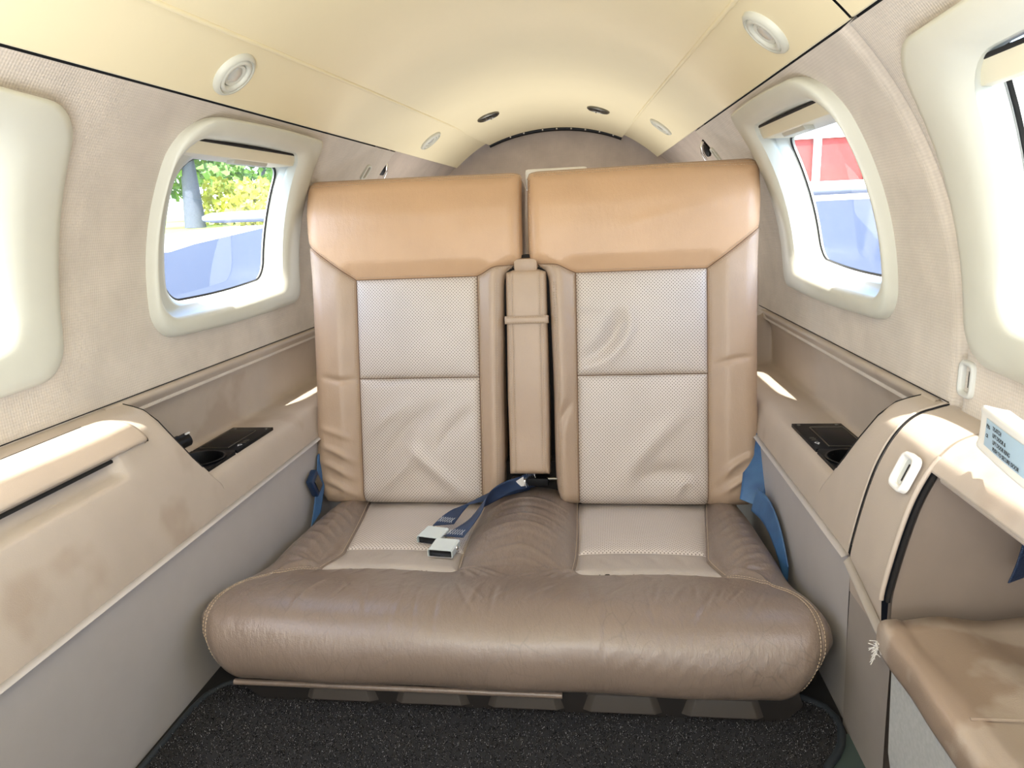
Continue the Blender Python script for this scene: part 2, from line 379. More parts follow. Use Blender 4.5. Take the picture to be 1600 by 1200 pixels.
# ceiling: centre panel + two side panels with a joint on the right
ce = empty('ceiling', (0, 0, 0), kind='structure')
def ceil_r(y, t): return R0
ys = np.linspace(-.55, 2.97, 60)
def cpanel(ys, fa, fb, nf, lip, r=R0):
    P = np.zeros((len(ys), nf+4, 3))
    for i, y in enumerate(ys):
        a, b = fa(y), fb(y); pr = [(a, r+lip), (a, r+.002), (a+.002/R0, r)]
        pr += [(q, r) for q in np.linspace(a+.006, b-.006, nf-2)]; pr += [(b-.002/R0, r), (b, r+.002), (b, r+lip)]
        for j, (p, q) in enumerate(pr): P[i, j] = cylp(1, y, p, q)
    return P
P = cpanel(ys, lambda y: phi_seam(y)-.004, lambda y: math.pi-phi_seam(y)+.004, 40, .012, R0-.0035)
for i, y in enumerate(ys):                                   # the panel turns down a little towards its aft end
    P[i, :, 2] -= .020*sstep(np.array(y), 2.2, 2.97)*np.cos(np.linspace(-1.2, 1.2, P.shape[1]))
grid('centre_panel', P, 'ceil', ce)
def mir(P): Q = P.copy(); Q[:, :, 0] *= -1; return Q
sp_f = (lambda y: phi_edge(y)+.0105, lambda y: phi_seam(y)-.002)
grid('side_panel', mir(cpanel(np.linspace(-.55, 2.97, 60), *sp_f, 16, .012)), 'ceil', ce)
grid('side_panel', cpanel(np.linspace(.889, 2.97, 50), *sp_f, 16, .012), 'ceil', ce)
grid('side_panel', cpanel(np.linspace(-.55, .885, 30), *sp_f, 16, .012, R0+.001), 'ceil', ce)
P = np.array([[cylp(1, y, p, R0+.03) for p in np.linspace(.69, math.pi-.69, 40)] for y in np.linspace(-.55, 3.05, 40)])
grid('backing', P, 'dark', ce)
for s in (-1, 1):
    m = MB(); m.tube([cylp(s, y, phi_seam(y), R0-.003) for y in np.linspace(-.55, 2.97, 40)], .0042, 8); m.build('seam_bead', 'ceil', ce, True)
# aft slot with rivets
tr = empty('trim_1', kind='structure')
arc = [P_ for P_ in [cylp(1, 2.985, p, R0-.0) for p in np.linspace(phi_seam(2.97), math.pi-phi_seam(2.97), 30)]]
for k, p in enumerate(arc): p[2] -= .020*math.cos(-1.2+2.4*k/29)+.004
m = MB(); m.tube(arc, .0115, 8); m.build('dark_strip', 'black', tr, True)
for q in np.linspace(.2, .95, 8):
    k = int(q*29); c = arc[29-k]+np.array([0, -.011, -.003]); m = MB(); m.lathe([(.0001, .004), (.003, .003), (.0045, 0)], c, (0, -1, -.3), 10); m.build('rivet', 'chrome', tr, True)
# unseen panel added behind the camera to block front sun, open at the sides
m = MB()
pts = [(-.51, -.76), (.53, -.76), (.575, -.3), (.575, .10), (.50, .38), (.3, .47), (-.3, .47), (-.47, .38), (-.525, .16), (-.522, -.3)]
V = [(x, y, z) for y in (-.60, -.56) for x, z in pts]; n = len(pts)
m.add(V, [tuple(range(n)), tuple(range(n, 2*n))[::-1]]+[(i, (i+1) % n, n+(i+1) % n, n+i) for i in range(n)])
m.build('front_sun_block', 'lower')['kind'] = 'structure'

# ------------------------------------------------------------------ windows
wid = 0
def window(side, w):
    global wid; wid += 1
    root = empty('window_%d' % wid, kind='structure')
    L = [wl_contour(w, 'O', R0+.004), wl_contour(w, 'O', R0-.008, .02, 'I'), wl_contour(w, 'O', R0-.015, .10, 'I'), wl_contour(w, 'O', R0-.019, .25, 'I'),
         wl_contour(w, 'O', R0-.020, .70, 'I'), wl_contour(w, 'O', R0-.018, .90, 'I'), wl_contour(w, 'I', R0-.010)]
    rs = [R0+.004, R0-.008, R0-.015, R0-.019, R0-.020, R0-.018, R0-.010]
    P = np.array([loop3(side, l, r) for l, r in zip(L, rs)]); grid('frame', P, 'frame', root, wrap=True, flip=side < 0)
    L = [(('I', 0), R0-.010), (('I', .10), R0+.008), (('I', .40), R0+.020), (('I', .62), R0+.024), (('I', .70), R0+.026), (('I', .80), R0+.042), (('I', .97), R0+.050), (('I', 1), R0+.06)]
    P = np.array([loop3(side, wl_contour(w, 'I', r, k[1], 'G', .85), r) for k, r in L]); grid('reveal', P, 'reveal', root, wrap=True, flip=side < 0)
    rg = R0+.052
    g = wl_contour(w, 'I', rg, .975, 'G', .85); c = g.mean(0)
    P = np.array([loop3(side, c+(g-c)*t, rg) for t in (1.0, .985)]+[loop3(side, c+(g-c)*t, rg+.002) for t in (.978, .974)]); grid('gasket', P, 'black', root, wrap=True, flip=side < 0)
    gl = wl_contour(w, 'G', rg+.003, 0, None, .85); c = gl.mean(0)
    P = np.array([loop3(side, c+(gl-c)*t, rg+.003) for t in np.linspace(1, .02, 10)]); grid('pane', P, 'pane', root, wrap=True, flip=side < 0)
    # roller shade cassette across the head of the opening
    a, b = WIN[w]['I'][3], WIN[w]['I'][2]
    y0, y1 = a[0]+.05, b[0]+.022
    zz = lambda y: a[1]+(b[1]-a[1])*(y-a[0])/(b[0]-a[0])
    def bar(name, ya, yb, za, zb, ra, rb, mat):
        m = MB()
        for i, y in enumerate(np.linspace(ya, yb, 9)):
            z = zz(y)
            for (dz, r) in ((za, ra), (zb, ra), (zb, rb), (za, rb)): m.V.append(tuple(cylp(side, y, phi_of(z+dz, r), r)))
        m.F = grid_faces(9, 4, True)+[(3, 2, 1, 0), (32, 33, 34, 35)]; return m.build(name, mat, root, False, .0015)
    bar('shade', y0, y1, -.024, -.004, R0-.002, R0+(.047 if w == 'rear' else .010), 'shade')
    bar('shade_slot', y0, y1, -.0048, -.0008, R0-.003, R0+.024, 'dark')
    ym = y0+(y1-y0)*(.58 if w == 'rear' else .4)
    bar('shade_pull', ym-.065, ym+.065, -.031, -.023, R0+.004, R0+.018, 'reveal')
window(-1, 'rear'); window(-1, 'near'); window(1, 'rear')
# ------------------------------------------------------------------ door on the right: upper fabric panel, armrest, lower panel
door = empty('door_1', kind='structure')
wall_panel('fabric_panel', 1, -.55, .912, ['near'], 'fabric', roll1=.016, parent=door, zb=-.262)
window(1, 'near')

# ------------------------------------------------------------------ side consoles
HUMP = [(.515, -.484), (.515, -.476), (.518, -.455), (.524, -.42), (.531, -.385), (.539, -.352), (.550, -.322), (.563, -.297), (.577, -.279), (.592, -.269), (.607, -.2645), (.619, -.2605), (.630, -.258), (.640, -.262), (.70, -.28)]
hump = smooth_line(HUMP, 60, 2)
LEDGE = [(.515, -.484), (.515, -.476), (.518, -.455), (.523, -.432), (.530, -.417), (.545, -.411), (.575, -.4095), (.620, -.4095), (.639, -.407), (.646, -.395), (.646, -.36), (.641, -.315), (.636, -.298), (.629, -.285), (.622, -.274), (.6165, -.266), (.6165, -.2595), (.626, -.2575), (.640, -.258)]
ledge = smooth_line(LEDGE, 70, 2)
def loft(name, side, secs, mat, parent, caps=True, hole=None):
    P = np.array([[(side*x, y, z) for x, z in prof] for y, prof in secs]); kp = None
    if hole:
        Q = P.reshape(-1, 3); kp = lambda f: math.hypot(abs(Q[list(f), 0].mean())-hole[0], Q[list(f), 1].mean()-hole[1]) > hole[2] or abs(Q[list(f), 2].mean()+.409) > .01
    o = grid(name, P, mat, parent, flip=side < 0, keep=kp)
    return o
EDGE = [(.988, -.258), (.990, -.264), (.9925, -.272), (.996, -.29), (1.004, -.32), (1.014, -.343), (1.026, -.365), (1.042, -.39), (1.058, -.41), (1.072, -.428), (1.08, -.445)]
def below(zc):
    k = int(np.argmax(hump[:, 1])); P = hump[:k+1]; q = P[P[:, 1] <= zc]
    return resample(q, 60)
def hump_body(name, side, y0, parent, first=None):
    secs = (first or [])+[(y, hump) for y in np.linspace(y0, .982, 12)]; loft(name, side, secs, 'console', parent)
    k = int(np.argmax(hump[:, 1])); tail = [(y, below(z)) for y, z in EDGE]
    loft('armrest_end', side, [(.982, resample(hump[:k+1], 60))]+tail, 'console', parent)
    E = np.array([(p[-1][0], y, p[-1][1]) for y, p in tail]); E2 = E+np.array([0, .006, -.004]); E3 = E2.copy(); E3[:, 0] = .642; E3[:, 1] += .004
    P = np.array([E, E2, E3]); P[:, :, 0] *= side; grid('end_face', P, 'console', parent)
    m = MB(); m.tube([(side*x, y+.001, z) for x, y, z in E[:8]], .0013, 6); m.build('end_gap', 'dark', parent, True)
def ledge_secs(y0, y1):
    S_ = [(y, ledge) for y in np.linspace(y0, y1-.05, 120)]
    for t in np.linspace(.15, 1, 8):                       # aft end rises into the corner behind the seat
        P = ledge.copy(); z = P[:, 1]; k = sstep(np.array(t), 0, 1); P[:, 1] = np.where(z > -.42, z+(-.262-z)*k*np.clip((z+.42)/.012, 0, 1), z); S_.append((y1-.05+.05*t, P))
    return S_
def lower_panel(side, y0, y1, parent, mat='lower', xb=.528):
    ys = np.linspace(y0, y1, 16); pr = smooth_line([(.506, -.486), (.512, -.479), (.519, -.482), (.519, -.50), (.521, -.6), (xb, -.765)], 24, 2)
    return loft('lower_panel', side, [(y, pr) for y in ys], mat, parent)
def cup_panel(side, parent, yn=1.02, yf=1.330):
    root = empty('cup_holder_panel', (0, 0, 0), parent=parent)
    zt = -.4065; xi, xo = .541, .634; yc, xc, rc = yn+.105, .586, .0415
    # plate with a round hole: ring between hole circle and rounded rectangle
    n = 48; ang = np.linspace(0, 2*math.pi, n, endpoint=False); C = np.array([(xc+rc*math.cos(a), yc+rc*math.sin(a)) for a in ang])
    hx0, hx1, hy0, hy1 = xi, xo, yn, yc+.052; Q = []
    for a in ang:
        dx, dy = math.cos(a), math.sin(a); t = min([(hx1-xc)/dx if dx > 1e-6 else 9, (hx0-xc)/dx if dx < -1e-6 else 9, (hy1-yc)/dy if dy > 1e-6 else 9, (hy0-yc)/dy if dy < -1e-6 else 9]); Q.append((xc+dx*t, yc+dy*t))
    Q = np.array(Q); V = [(side*x, y, zt) for x, y in C]+[(side*x, y, zt) for x, y in Q]+[(side*x, y, zt-.007) for x, y in Q]
    F = grid_faces(3, n, True, 0, side < 0); mesh('plate', V, F, 'blackgloss', root, False)
    m = MB(); m.box((side*(xi+xo)/2, (hy1+yf)/2, zt-.0035), (xo-xi, yf-hy1, .007)); m.build('plate', 'blackgloss', root, False, .001)
    w = MB(); w.lathe([(rc+.003, .0015), (rc+.003, .003), (rc, .003), (rc-.001, 0), (rc-.002, -.055), (.001, -.056)], (side*xc, yc, zt), (0, 0, 1), 40, caps=False); w.build('cup_well', 'black', root, True)
    m = MB(); y0, y1 = hy1+.012, yf-.028; x0, x1 = xi+.026, xo-.006
    m.tube([(side*x0, y0, zt+.0006), (side*x1, y0, zt+.0006), (side*x1, y1, zt+.0006), (side*x0, y1, zt+.0006)], .0012, 6, closed=True); m.build('tray_outline', 'steel', root, True)
    m = MB(); m.box((side*(x0+x1)/2, (y0+y1)/2, zt+.0006), (x1-x0-.004, y1-y0-.004, .002)); m.build('ashtray_door', 'blackgloss', root, False, .0007)
    for (x, y) in ((xi+.01, yf-.012), (xo-.012, yf-.012)):
        m = MB(); m.lathe([(.0036, 0), (.0034, .0012), (.0001, .0014)], (side*x, y, zt), (0, 0, 1), 12); m.build('screw', 'steel', root, True)
    # printed marks: round pin symbol and a grey lettered patch
    m = MB(); c = (side*(xi+.0115), y0+.020); rr = .0045
    m.add([(c[0]+rr*math.cos(a), c[1]+rr*math.sin(a), zt+.0006) for a in ang[::3]]+[(c[0]+rr*.5*math.cos(a), c[1]+rr*.5*math.sin(a), zt+.0006) for a in ang[::3]], grid_faces(2, 16, True))
    m.add([(c[0]-.003, c[1]-.003, zt+.0006), (c[0]+.003, c[1]-.003, zt+.0006), (c[0], c[1]-.010, zt+.0006)], [(0, 1, 2)]); m.build('pin_symbol', 'inkwhite', root)
    m = MB()
    for k in range(4): m.box((side*(xi+.0115), y0+.033+.006*k, zt+.0005), (.008 if k % 2 else .011, .0022, .0006))
    m.build('printed_mark', 'steel', root)
    return root
# left console
cl = empty('side_console', (-.515, 1.0, -.76), 'long tan leather side console under the left windows with a lidded armrest', 'console', 'cabin side consoles')
cl.location = (0, 0, 0)
HY = .985
def left_hump():
    S_ = []
    g = hump.copy()
    for i, (x, z) in enumerate(g):                        # channel under the lid
        k = sstep(np.array(z), -.346, -.338)*(1-sstep(np.array(z), -.316, -.309)); g[i, 0] = x+.016*k
    for y in np.linspace(-.45, .86, 26): S_.append((y, g))
    for t in np.linspace(.2, 1, 5): S_.append((.86+.022*t, g*(1-sstep(np.array(t), 0, 1))+hump*sstep(np.array(t), 0, 1)))
    return S_
hump_body('armrest_body', -1, .90, cl, left_hump())
loft('console_body', -1, ledge_secs(.95, 1.95), 'console', cl, hole=(.586, 1.125, .0435))
lower_panel(-1, -.45, 1.95, cl)
cup_panel(-1, cl)
lp = smooth_line([(.5975, -.268), (.5965, -.2635), (.590, -.2615), (.578, -.268), (.563, -.282), (.549, -.301), (.5475, -.307), (.555, -.311)], 30, 2)
def yend(t): return .868+.072*math.sqrt(max(0, 1-(1-t)**2.4))
cols = []
for j, (x, z) in enumerate(lp):
    t = np.clip((j-3)/22, 0, 1); ye = yend(t); c = [(-x, y, z) for y in np.r_[np.linspace(-.45, ye-.03, 20), np.linspace(ye-.02, ye, 5)]]
    c += [(-x-.0015, ye+.0015, z-.002), (-x-.008, ye+.0015, z-.008)]; cols.append(c)
grid('armrest_lid', np.array(cols).transpose(1, 0, 2), 'lid', cl, flip=True)
m = MB(); m.tube([(-lp[j][0]-.002, yend(np.clip((j-3)/22, 0, 1))+.0022, lp[j][1]-.0035) for j in range(2, 27)], .0018, 6); m.build('lid_gap', 'dark', cl, True)
m = MB(); m.tube([(-.5985, y, -.2655) for y in np.linspace(-.45, .87, 20)], .0022, 6); m.build('lid_gap', 'dark', cl, True)
m = MB(); m.tube([(-.5535, y, -.3150) for y in np.linspace(-.45, .862, 20)], .0032, 6); m.build('lid_gap', 'dark', cl, True)
kb = MB(); kb.lathe([(.0001, .016), (.010, .016), (.0125, .013), (.0125, 0), (.014, -.002), (.014, -.014)], (-.580, 1.068, -.3535), (.5, .8, .2), 24); kb.build('dimmer_knob', 'black', cl, True)
kk = MB(); 
for dz in (-.006, .007): kk.box((-.5695, 1.0735, -.3455+dz), (.003, .011, .0025))
kk.build('knob_mark', 'inkwhite', cl)
for s_, p_ in ((-1, cl),):
    m = MB(); m.tube([(s_*.6262, y, -.2563) for y in np.linspace(-.17, 2.0, 30)], .0009, 6); m.build('border_gap', 'dark', p_, True)
# right console
crt = empty('side_console', (0, 0, 0), 'tan leather side console between the seat and the door seam on the right', 'console', 'cabin side consoles')
hump_body('armrest_body', 1, .931, crt)
edge = MB(); edge.tube([(x+.001, .9335, z) for x, z in hump[3:-8]], .003, 8); edge.build('edge_roll', 'console', crt, True)
m = MB(); m.tube([(x, .9293, z) for x, z in hump[1:-8]], .0012, 6); m.build('seam_line', 'dark', crt, True)
loft('console_body', 1, ledge_secs(.95, 1.95), 'console', crt, hole=(.586, 1.125, .0435))
lower_panel(1, .931, 1.95, crt)
cup_panel(1, crt)
m = MB(); m.tube([(.6262, y, -.2563) for y in np.linspace(.93, 2.0, 16)], .0009, 6); m.build('border_gap', 'dark', crt, True)
# door lower half
hump_d = np.vstack([[(.518, -.535)], hump]); dp = [(y, hump_d) for y in np.linspace(.815, .924, 8)]; loft('door_pillar', 1, dp, 'console', door)
up_h = np.array([p for p in hump if p[1] > -.312]); lip0 = up_h[0]
up_h = np.vstack([[(lip0[0]+.02, lip0[1]-.004), (lip0[0]+.006, lip0[1]-.006), (lip0[0]-.001, lip0[1]-.003)], up_h])
loft('door_armrest', 1, [(y, up_h) for y in np.linspace(-.45, .82, 30)], 'console', door)
m = MB(); m.tube([(.566, y, -.3155) for y in np.linspace(-.45, .80, 20)], .005, 8); m.build('edge_roll', 'console', door, True)
m = MB(); m.tube([(x, .8165, z) for x, z in hump if z < -.290], .0032, 8); m.build('edge_roll', 'console', door, True)
m = MB(); m.tube([(x+.0085, .8165, z-.003) for x, z in hump if z < -.300], .0030, 8); m.build('recess_gap', 'dark', door, True)
pl = [(x+.016, z-.006) for x, z in hump if z < -.306]; pl = [(.534, -.76)]+pl+[(.72, pl[-1][1]-.01), (.72, -.76)]
m = MB(); m.add([(x, .822, z) for x, z in pl]+[(x, .832, z) for x, z in pl], [tuple(range(len(pl))), tuple(range(len(pl), 2*len(pl)))[::-1]]); m.build('recess_panel', 'endpanel', door)
pr = smooth_line([(.507, -.490), (.512, -.480), (.518, -.482), (.519, -.50), (.520, -.6), (.524, -.765)], 24, 2)
def tilt(y, P): Q = P.copy(); Q[:, 1] -= .032*np.clip((.924-y)/.11, 0, 1.2)*np.clip((Q[:, 1]+.76)/.27, 0, 1); return Q
loft('lower_panel', 1, [(y, tilt(y, pr)) for y in np.linspace(.785, .926, 8)], 'doorv', door)
m = MB(); m.box((.70, .1, -.52), (.02, 1.45, .47)); m.build('outer_skin', 'endpanel', door)
m = MB(); m.box((.60, .928, -.55), (.085, .03, .40)); m.box((.60, .99, -.595), (.10, .16, .33)); m.build('seam_gap', 'dark', door)
# belt guides / slots
def slot_plate(c, nrm, upv, w, h, parent=None, name='belt_guide', label=None, group=None, mat='greyp'):
    n = Vector(nrm).normalized(); u = Vector(upv); u = (u-n*u.dot(n)).normalized(); x = u.cross(n)
    root = empty(name, (0, 0, 0), label, 'belt guide', group) if parent is None else empty(name, (0, 0, 0), parent=parent)
    def ring(sx, sy_, d, r):
        out = []
        for (qx, qy), a0 in (((1, 1), 0), ((-1, 1), 90), ((-1, -1), 180), ((1, -1), 270)):
            for k in range(5):
                a = math.radians(a0+k*22.5); out.append(Vector(c)+x*(qx*(sx/2-r)+r*math.cos(a))+u*(qy*(sy_/2-r)+r*math.sin(a))+n*d)
        return out
    r = min(w, h)*.28
    P = np.array([ring(w, h, -.004, r), ring(w, h, .003, r), ring(w-.003, h-.003, .0055, r), ring(w*.72, h*.76, .0055, r*.6), ring(w*.66, h*.70, .001, r*.6), ring(w*.66, h*.70, -.003, r*.6)])
    grid('bezel', P, mat, root, wrap=True)
    V = ring(w*.66, h*.70, -.0025, r*.6); mesh('backplate', V, [tuple(range(20))], 'greyp', root, False)
    m = MB(); q = Matrix((x, u, n)).transposed(); m.box(Vector(c)+x*(w*.06)-n*.0015, (.0048, h*.46, .003), q); m.build('slot', 'black', root)
    return root
p = cylp(1, .893, phi_of(-.216)); slot_plate(p, (-1, 0, .0), (0, 0, 1), .034, .048, label='grey belt guide with slot on the door fabric beside the seam', group=None)
slot_plate((.5415, .845, -.323), (-.93, 0, .36), (.3, .0, 1), .038, .050, door, 'latch_plate', mat='white')
for s, y, z, lb in ((-1, 1.969, .166, 'pale belt guide on the left wall above the seat back'), (1, 2.005, .163, 'pale belt guide on the right wall above the seat back')):
    ph = phi_of(z); slot_plate(cylp(s, y, ph), (-s*math.cos(ph), 0, -math.sin(ph)), (0, 0, 1), .036, .05, label=lb, group='wall belt guides', mat='frame')
for s, y, z, lb in ((-1, 2.135, .178, 'dark metal hook on the left wall behind the seat back'), (1, 2.14, .180, 'dark metal hook on the right wall behind the seat back')):
    c = cylp(s, y, phi_of(z), .642); h = empty('cargo_hook', tuple(c), lb, 'hook', 'wall hooks')
    m = MB(); m.lathe([(.020, 0), (.019, .006), (.012, .008), (.0001, .009)], (0, 0, 0), (-s, -.2, -.4), 20); m.build('base_plate', 'black', h, True)
    m = MB(); m.tube([(-s*.006, -.012, -.03), (-s*.018, -.012, -.01), (-s*.022, -.014, .008), (-s*.016, -.012, .022)], .0042, 8); m.build('hook_arm', 'chrome', h, True)
    m = MB(); m.lathe([(.0001, .008), (.006, .005), (.008, 0), (.006, -.005), (.0001, -.008)], (-s*.012, -.008, .024), (0, 1, 0), 12); m.build('ball_end', 'black', h, True)

# ------------------------------------------------------------------ ceiling lamps and vents
def downlight(s, y, ph, lb):
    c = cylp(s, y, ph, R0-.0005); n = (-s*math.cos(ph), 0, -math.sin(ph))
    r = empty('reading_light', tuple(c), lb, 'ceiling light', 'recessed reading lights')
    m = MB(); m.lathe([(.042, -.001), (.041, .004), (.037, .0075), (.034, .008), (.0335, .005), (.0325, .0045), (.030, .0075), (.0265, .0085), (.0235, .0068), (.022, .003), (.0215, .001)], (0, 0, 0), n, 48); m.build('bezel', 'frame', r, True)
    m = MB(); m.lathe([(.0215, .001), (.020, .0045), (.0175, .0045), (.015, .0025)], (0, 0, 0), n, 36); m.build('inner_ring', 'frame', r, True)
    m = MB(); m.lathe([(.0155, .0022), (.013, .0045), (.008, .0062), (.0001, .0068)], (0, 0, 0), n, 32); m.build('lens', 'lens', r, True)
    return r
for s, y, ph, lb in ((-1, 1.105, .858, 'round cream reading light nearest on the left ceiling panel'), (1, 1.098, .858, 'round cream reading light nearest on the right ceiling panel'),
                     (-1, 2.305, .93, 'small far reading light on the left ceiling panel above the seat'), (1, 2.31, .93, 'small far reading light on the right ceiling panel above the seat')):
    downlight(s, y, ph, lb)
for x, y, lb in ((-.199, 2.45, 'dark round air vent left of centre on the aft ceiling'), (.179, 2.49, 'dark round air vent right of centre on the aft ceiling')):
    z = ZC+math.sqrt(.6245**2-x*x)-.020*float(sstep(np.array(y), 2.2, 2.97)); r = empty('air_vent', (x, y, z-.001), lb, 'air vent', 'ceiling air vents')
    n = (-x/.628, 0, -1)
    m = MB(); m.lathe([(.040, -.004), (.040, .003), (.036, .0055), (.033, .003), (.032, -.002)], (0, 0, 0), n, 36); m.build('ring', 'steel', r, True)
    m = MB(); m.lathe([(.033, .0), (.02, .003), (.0001, .004)], (0, 0, 0), n, 30); m.build('nozzle', 'black', r, True)
    m = MB(); m.box((-.008, 0, -.006), (.004, .04, .003)); m.box((.008, 0, -.006), (.004, .04, .003)); m.build('louvre', 'steel', r, False, .001)

# ------------------------------------------------------------------ bench seat
bench = empty('bench_seat', (0, 0, 0), 'tan leather two-place bench seat with perforated insets and a cushion on the carpet', 'seat')
TN = np.array([0, .1771, .9842]); NN = np.array([0, -.9842, .1771])
def bpos(s, u, z, d): return np.stack([s*u+0*z, 1.588+.18*z+NN[1]*d, z+NN[2]*d], -1)
oe = smooth_line([(.527, .100), (.526, .03), (.524, -.03), (.522, -.15), (.521, -.30), (.521, -.42), (.527, -.52), (.529, -.58), (.520, -.622), (.50, -.645)], 60)   # outer edge, top to bottom
ie = np.vstack([[(.007, .104)], smooth_line([(.007, .09), (.007, -.065), (.009, -.085), (.045, -.100), (.052, -.125)], 26, 3), smooth_line([(.053, -.135), (.056, -.22), (.060, -.37), (.060, -.56), (.064, -.62), (.078, -.645)], 30)])
top = [(.527, .100), (.522, .116), (.508, .1235), (.3, .1225), (.03, .120), (.012, .117), (.007, .104)]
bot = [(.50, -.645), (.411, -.650), (.116, -.650), (.078, -.645)]
OUTL = np.vstack([top, ie[1:], bot[::-1], oe[::-1]])
X0, X1, ZB, ZM, ZT = .1155, .411, -.650, -.347, -.113
dg = smooth_line([(.5235, -.028), (.47, -.071), (.411, -.113)], 14, 1); ib = smooth_line([(.1155, -.113), (.098, -.106), (.075, -.094), (.052, -.092), (.022, -.089), (.009, -.082)], 24, 2)
SEAMS = [dg, [(X0, ZT), (X1, ZT)], [(X0, ZT), (X0, ZB)], [(X1, ZT), (X1, ZB)], [(X0, ZM), (X1, ZM)], ib]
BF = [([(.15, -.63), (.24, -.55), (.30, -.50)], .0035, .016), ([(.40, -.60), (.34, -.52), (.27, -.44), (.22, -.41)], -.004, .017), ([(.40, -.50), (.35, -.44), (.28, -.40)], .003, .014), ([(.385, -.63), (.30, -.56), (.26, -.50)], .0035, .014),
      ([(.515, -.50), (.46, -.52), (.42, -.55)], .0028, .007), ([(.515, -.54), (.47, -.555), (.42, -.59)], .0028, .007), ([(.51, -.58), (.46, -.60), (.42, -.63)], .0028, .007), ([(.51, -.46), (.46, -.475), (.43, -.49)], .002, .007),
      ([(.50, -.34), (.45, -.352), (.415, -.347)], -.0025, .007), ([(.39, -.36), (.33, -.352), (.29, -.35)], -.002, .008), ([(.40, .02), (.3, .03), (.15, .02)], .0012, .02), ([(.13, -.42), (.18, -.46), (.22, -.52)], -.0025, .014)]
BFR = [([(.13, -.20), (.19, -.17), (.22, -.21), (.19, -.29), (.13, -.325)], -.006, .022), ([(.14, -.33), (.20, -.30), (.24, -.24), (.235, -.19)], .004, .014), ([(.40, -.62), (.36, -.58), (.33, -.62)], .004, .012), ([(.515, -.52), (.46, -.55), (.42, -.60)], .0028, .007),
       ([(.515, -.56), (.47, -.59), (.42, -.625)], .0028, .007), ([(.40, -.60), (.34, -.56), (.24, -.58)], -.003, .02), ([(.20, -.62), (.26, -.52), (.36, -.43)], .003, .02), ([(.10, -.40), (.085, -.43), (.07, -.47)], -.003, .01), ([(.51, -.31), (.46, -.315), (.42, -.33)], -.002, .006), ([(.45, .03), (.3, .0), (.2, -.03)], .0012, .015)]
def bD(u, v, s):
    dx = np.maximum(np.maximum(X0-u, u-X1), 0); dz = np.maximum(np.maximum(v-ZT, ZB-v), 0); ein = np.hypot(dx, dz)
    b = .016*sstep(ein, 0, .045)+.010*sstep(v, -.11, .0)-.018*sstep(v, .03, .12)
    inn = (dx+dz) < 1e-6
    b += np.where(inn, .010*np.clip(np.sin(np.pi*np.clip((u-X0)/(X1-X0), 0, 1)), 0, 1)**.6*np.abs(np.sin(np.pi*np.where(v > ZM, (v-ZM)/(ZT-ZM), (v-ZB)/(ZM-ZB))))**.5, 0)
    e = np.min([segdist(u, v, q) for q in SEAMS], axis=0); b -= .0075*np.exp(-e/.0035)+.0035*np.exp(-e/.014)
    b -= quarter(segdist(u, v, OUTL), .034)
    return b+2.8*folds(u, v, BF if s < 0 else BFR)
def bpiece(name, s, b, r, t, l, n, m, mat, parent):
    G = coons(b, r, t, l, n, m); u, v = G[..., 0], G[..., 1]; P = bpos(s, u, v, bD(u, v, s)); return grid(name, P, mat, parent, np.stack([u, v], -1), flip=s > 0)
def cut(poly, z0, z1):
    return np.array([p for p in poly if z1-1e-6 <= p[1] <= z0+1e-6])
def line3(s, poly, d=.0, off=0.0, n=60):
    L = resample(poly, n); t = np.gradient(L, axis=0); t /= np.linalg.norm(t, axis=1, keepdims=True)+1e-9
    L = L+np.stack([-t[:, 1], t[:, 0]], -1)*off; P = bpos(s, L[:, 0], L[:, 1], bD(L[:, 0], L[:, 1], s)+d); return P, np.tile(NN, (n, 1))
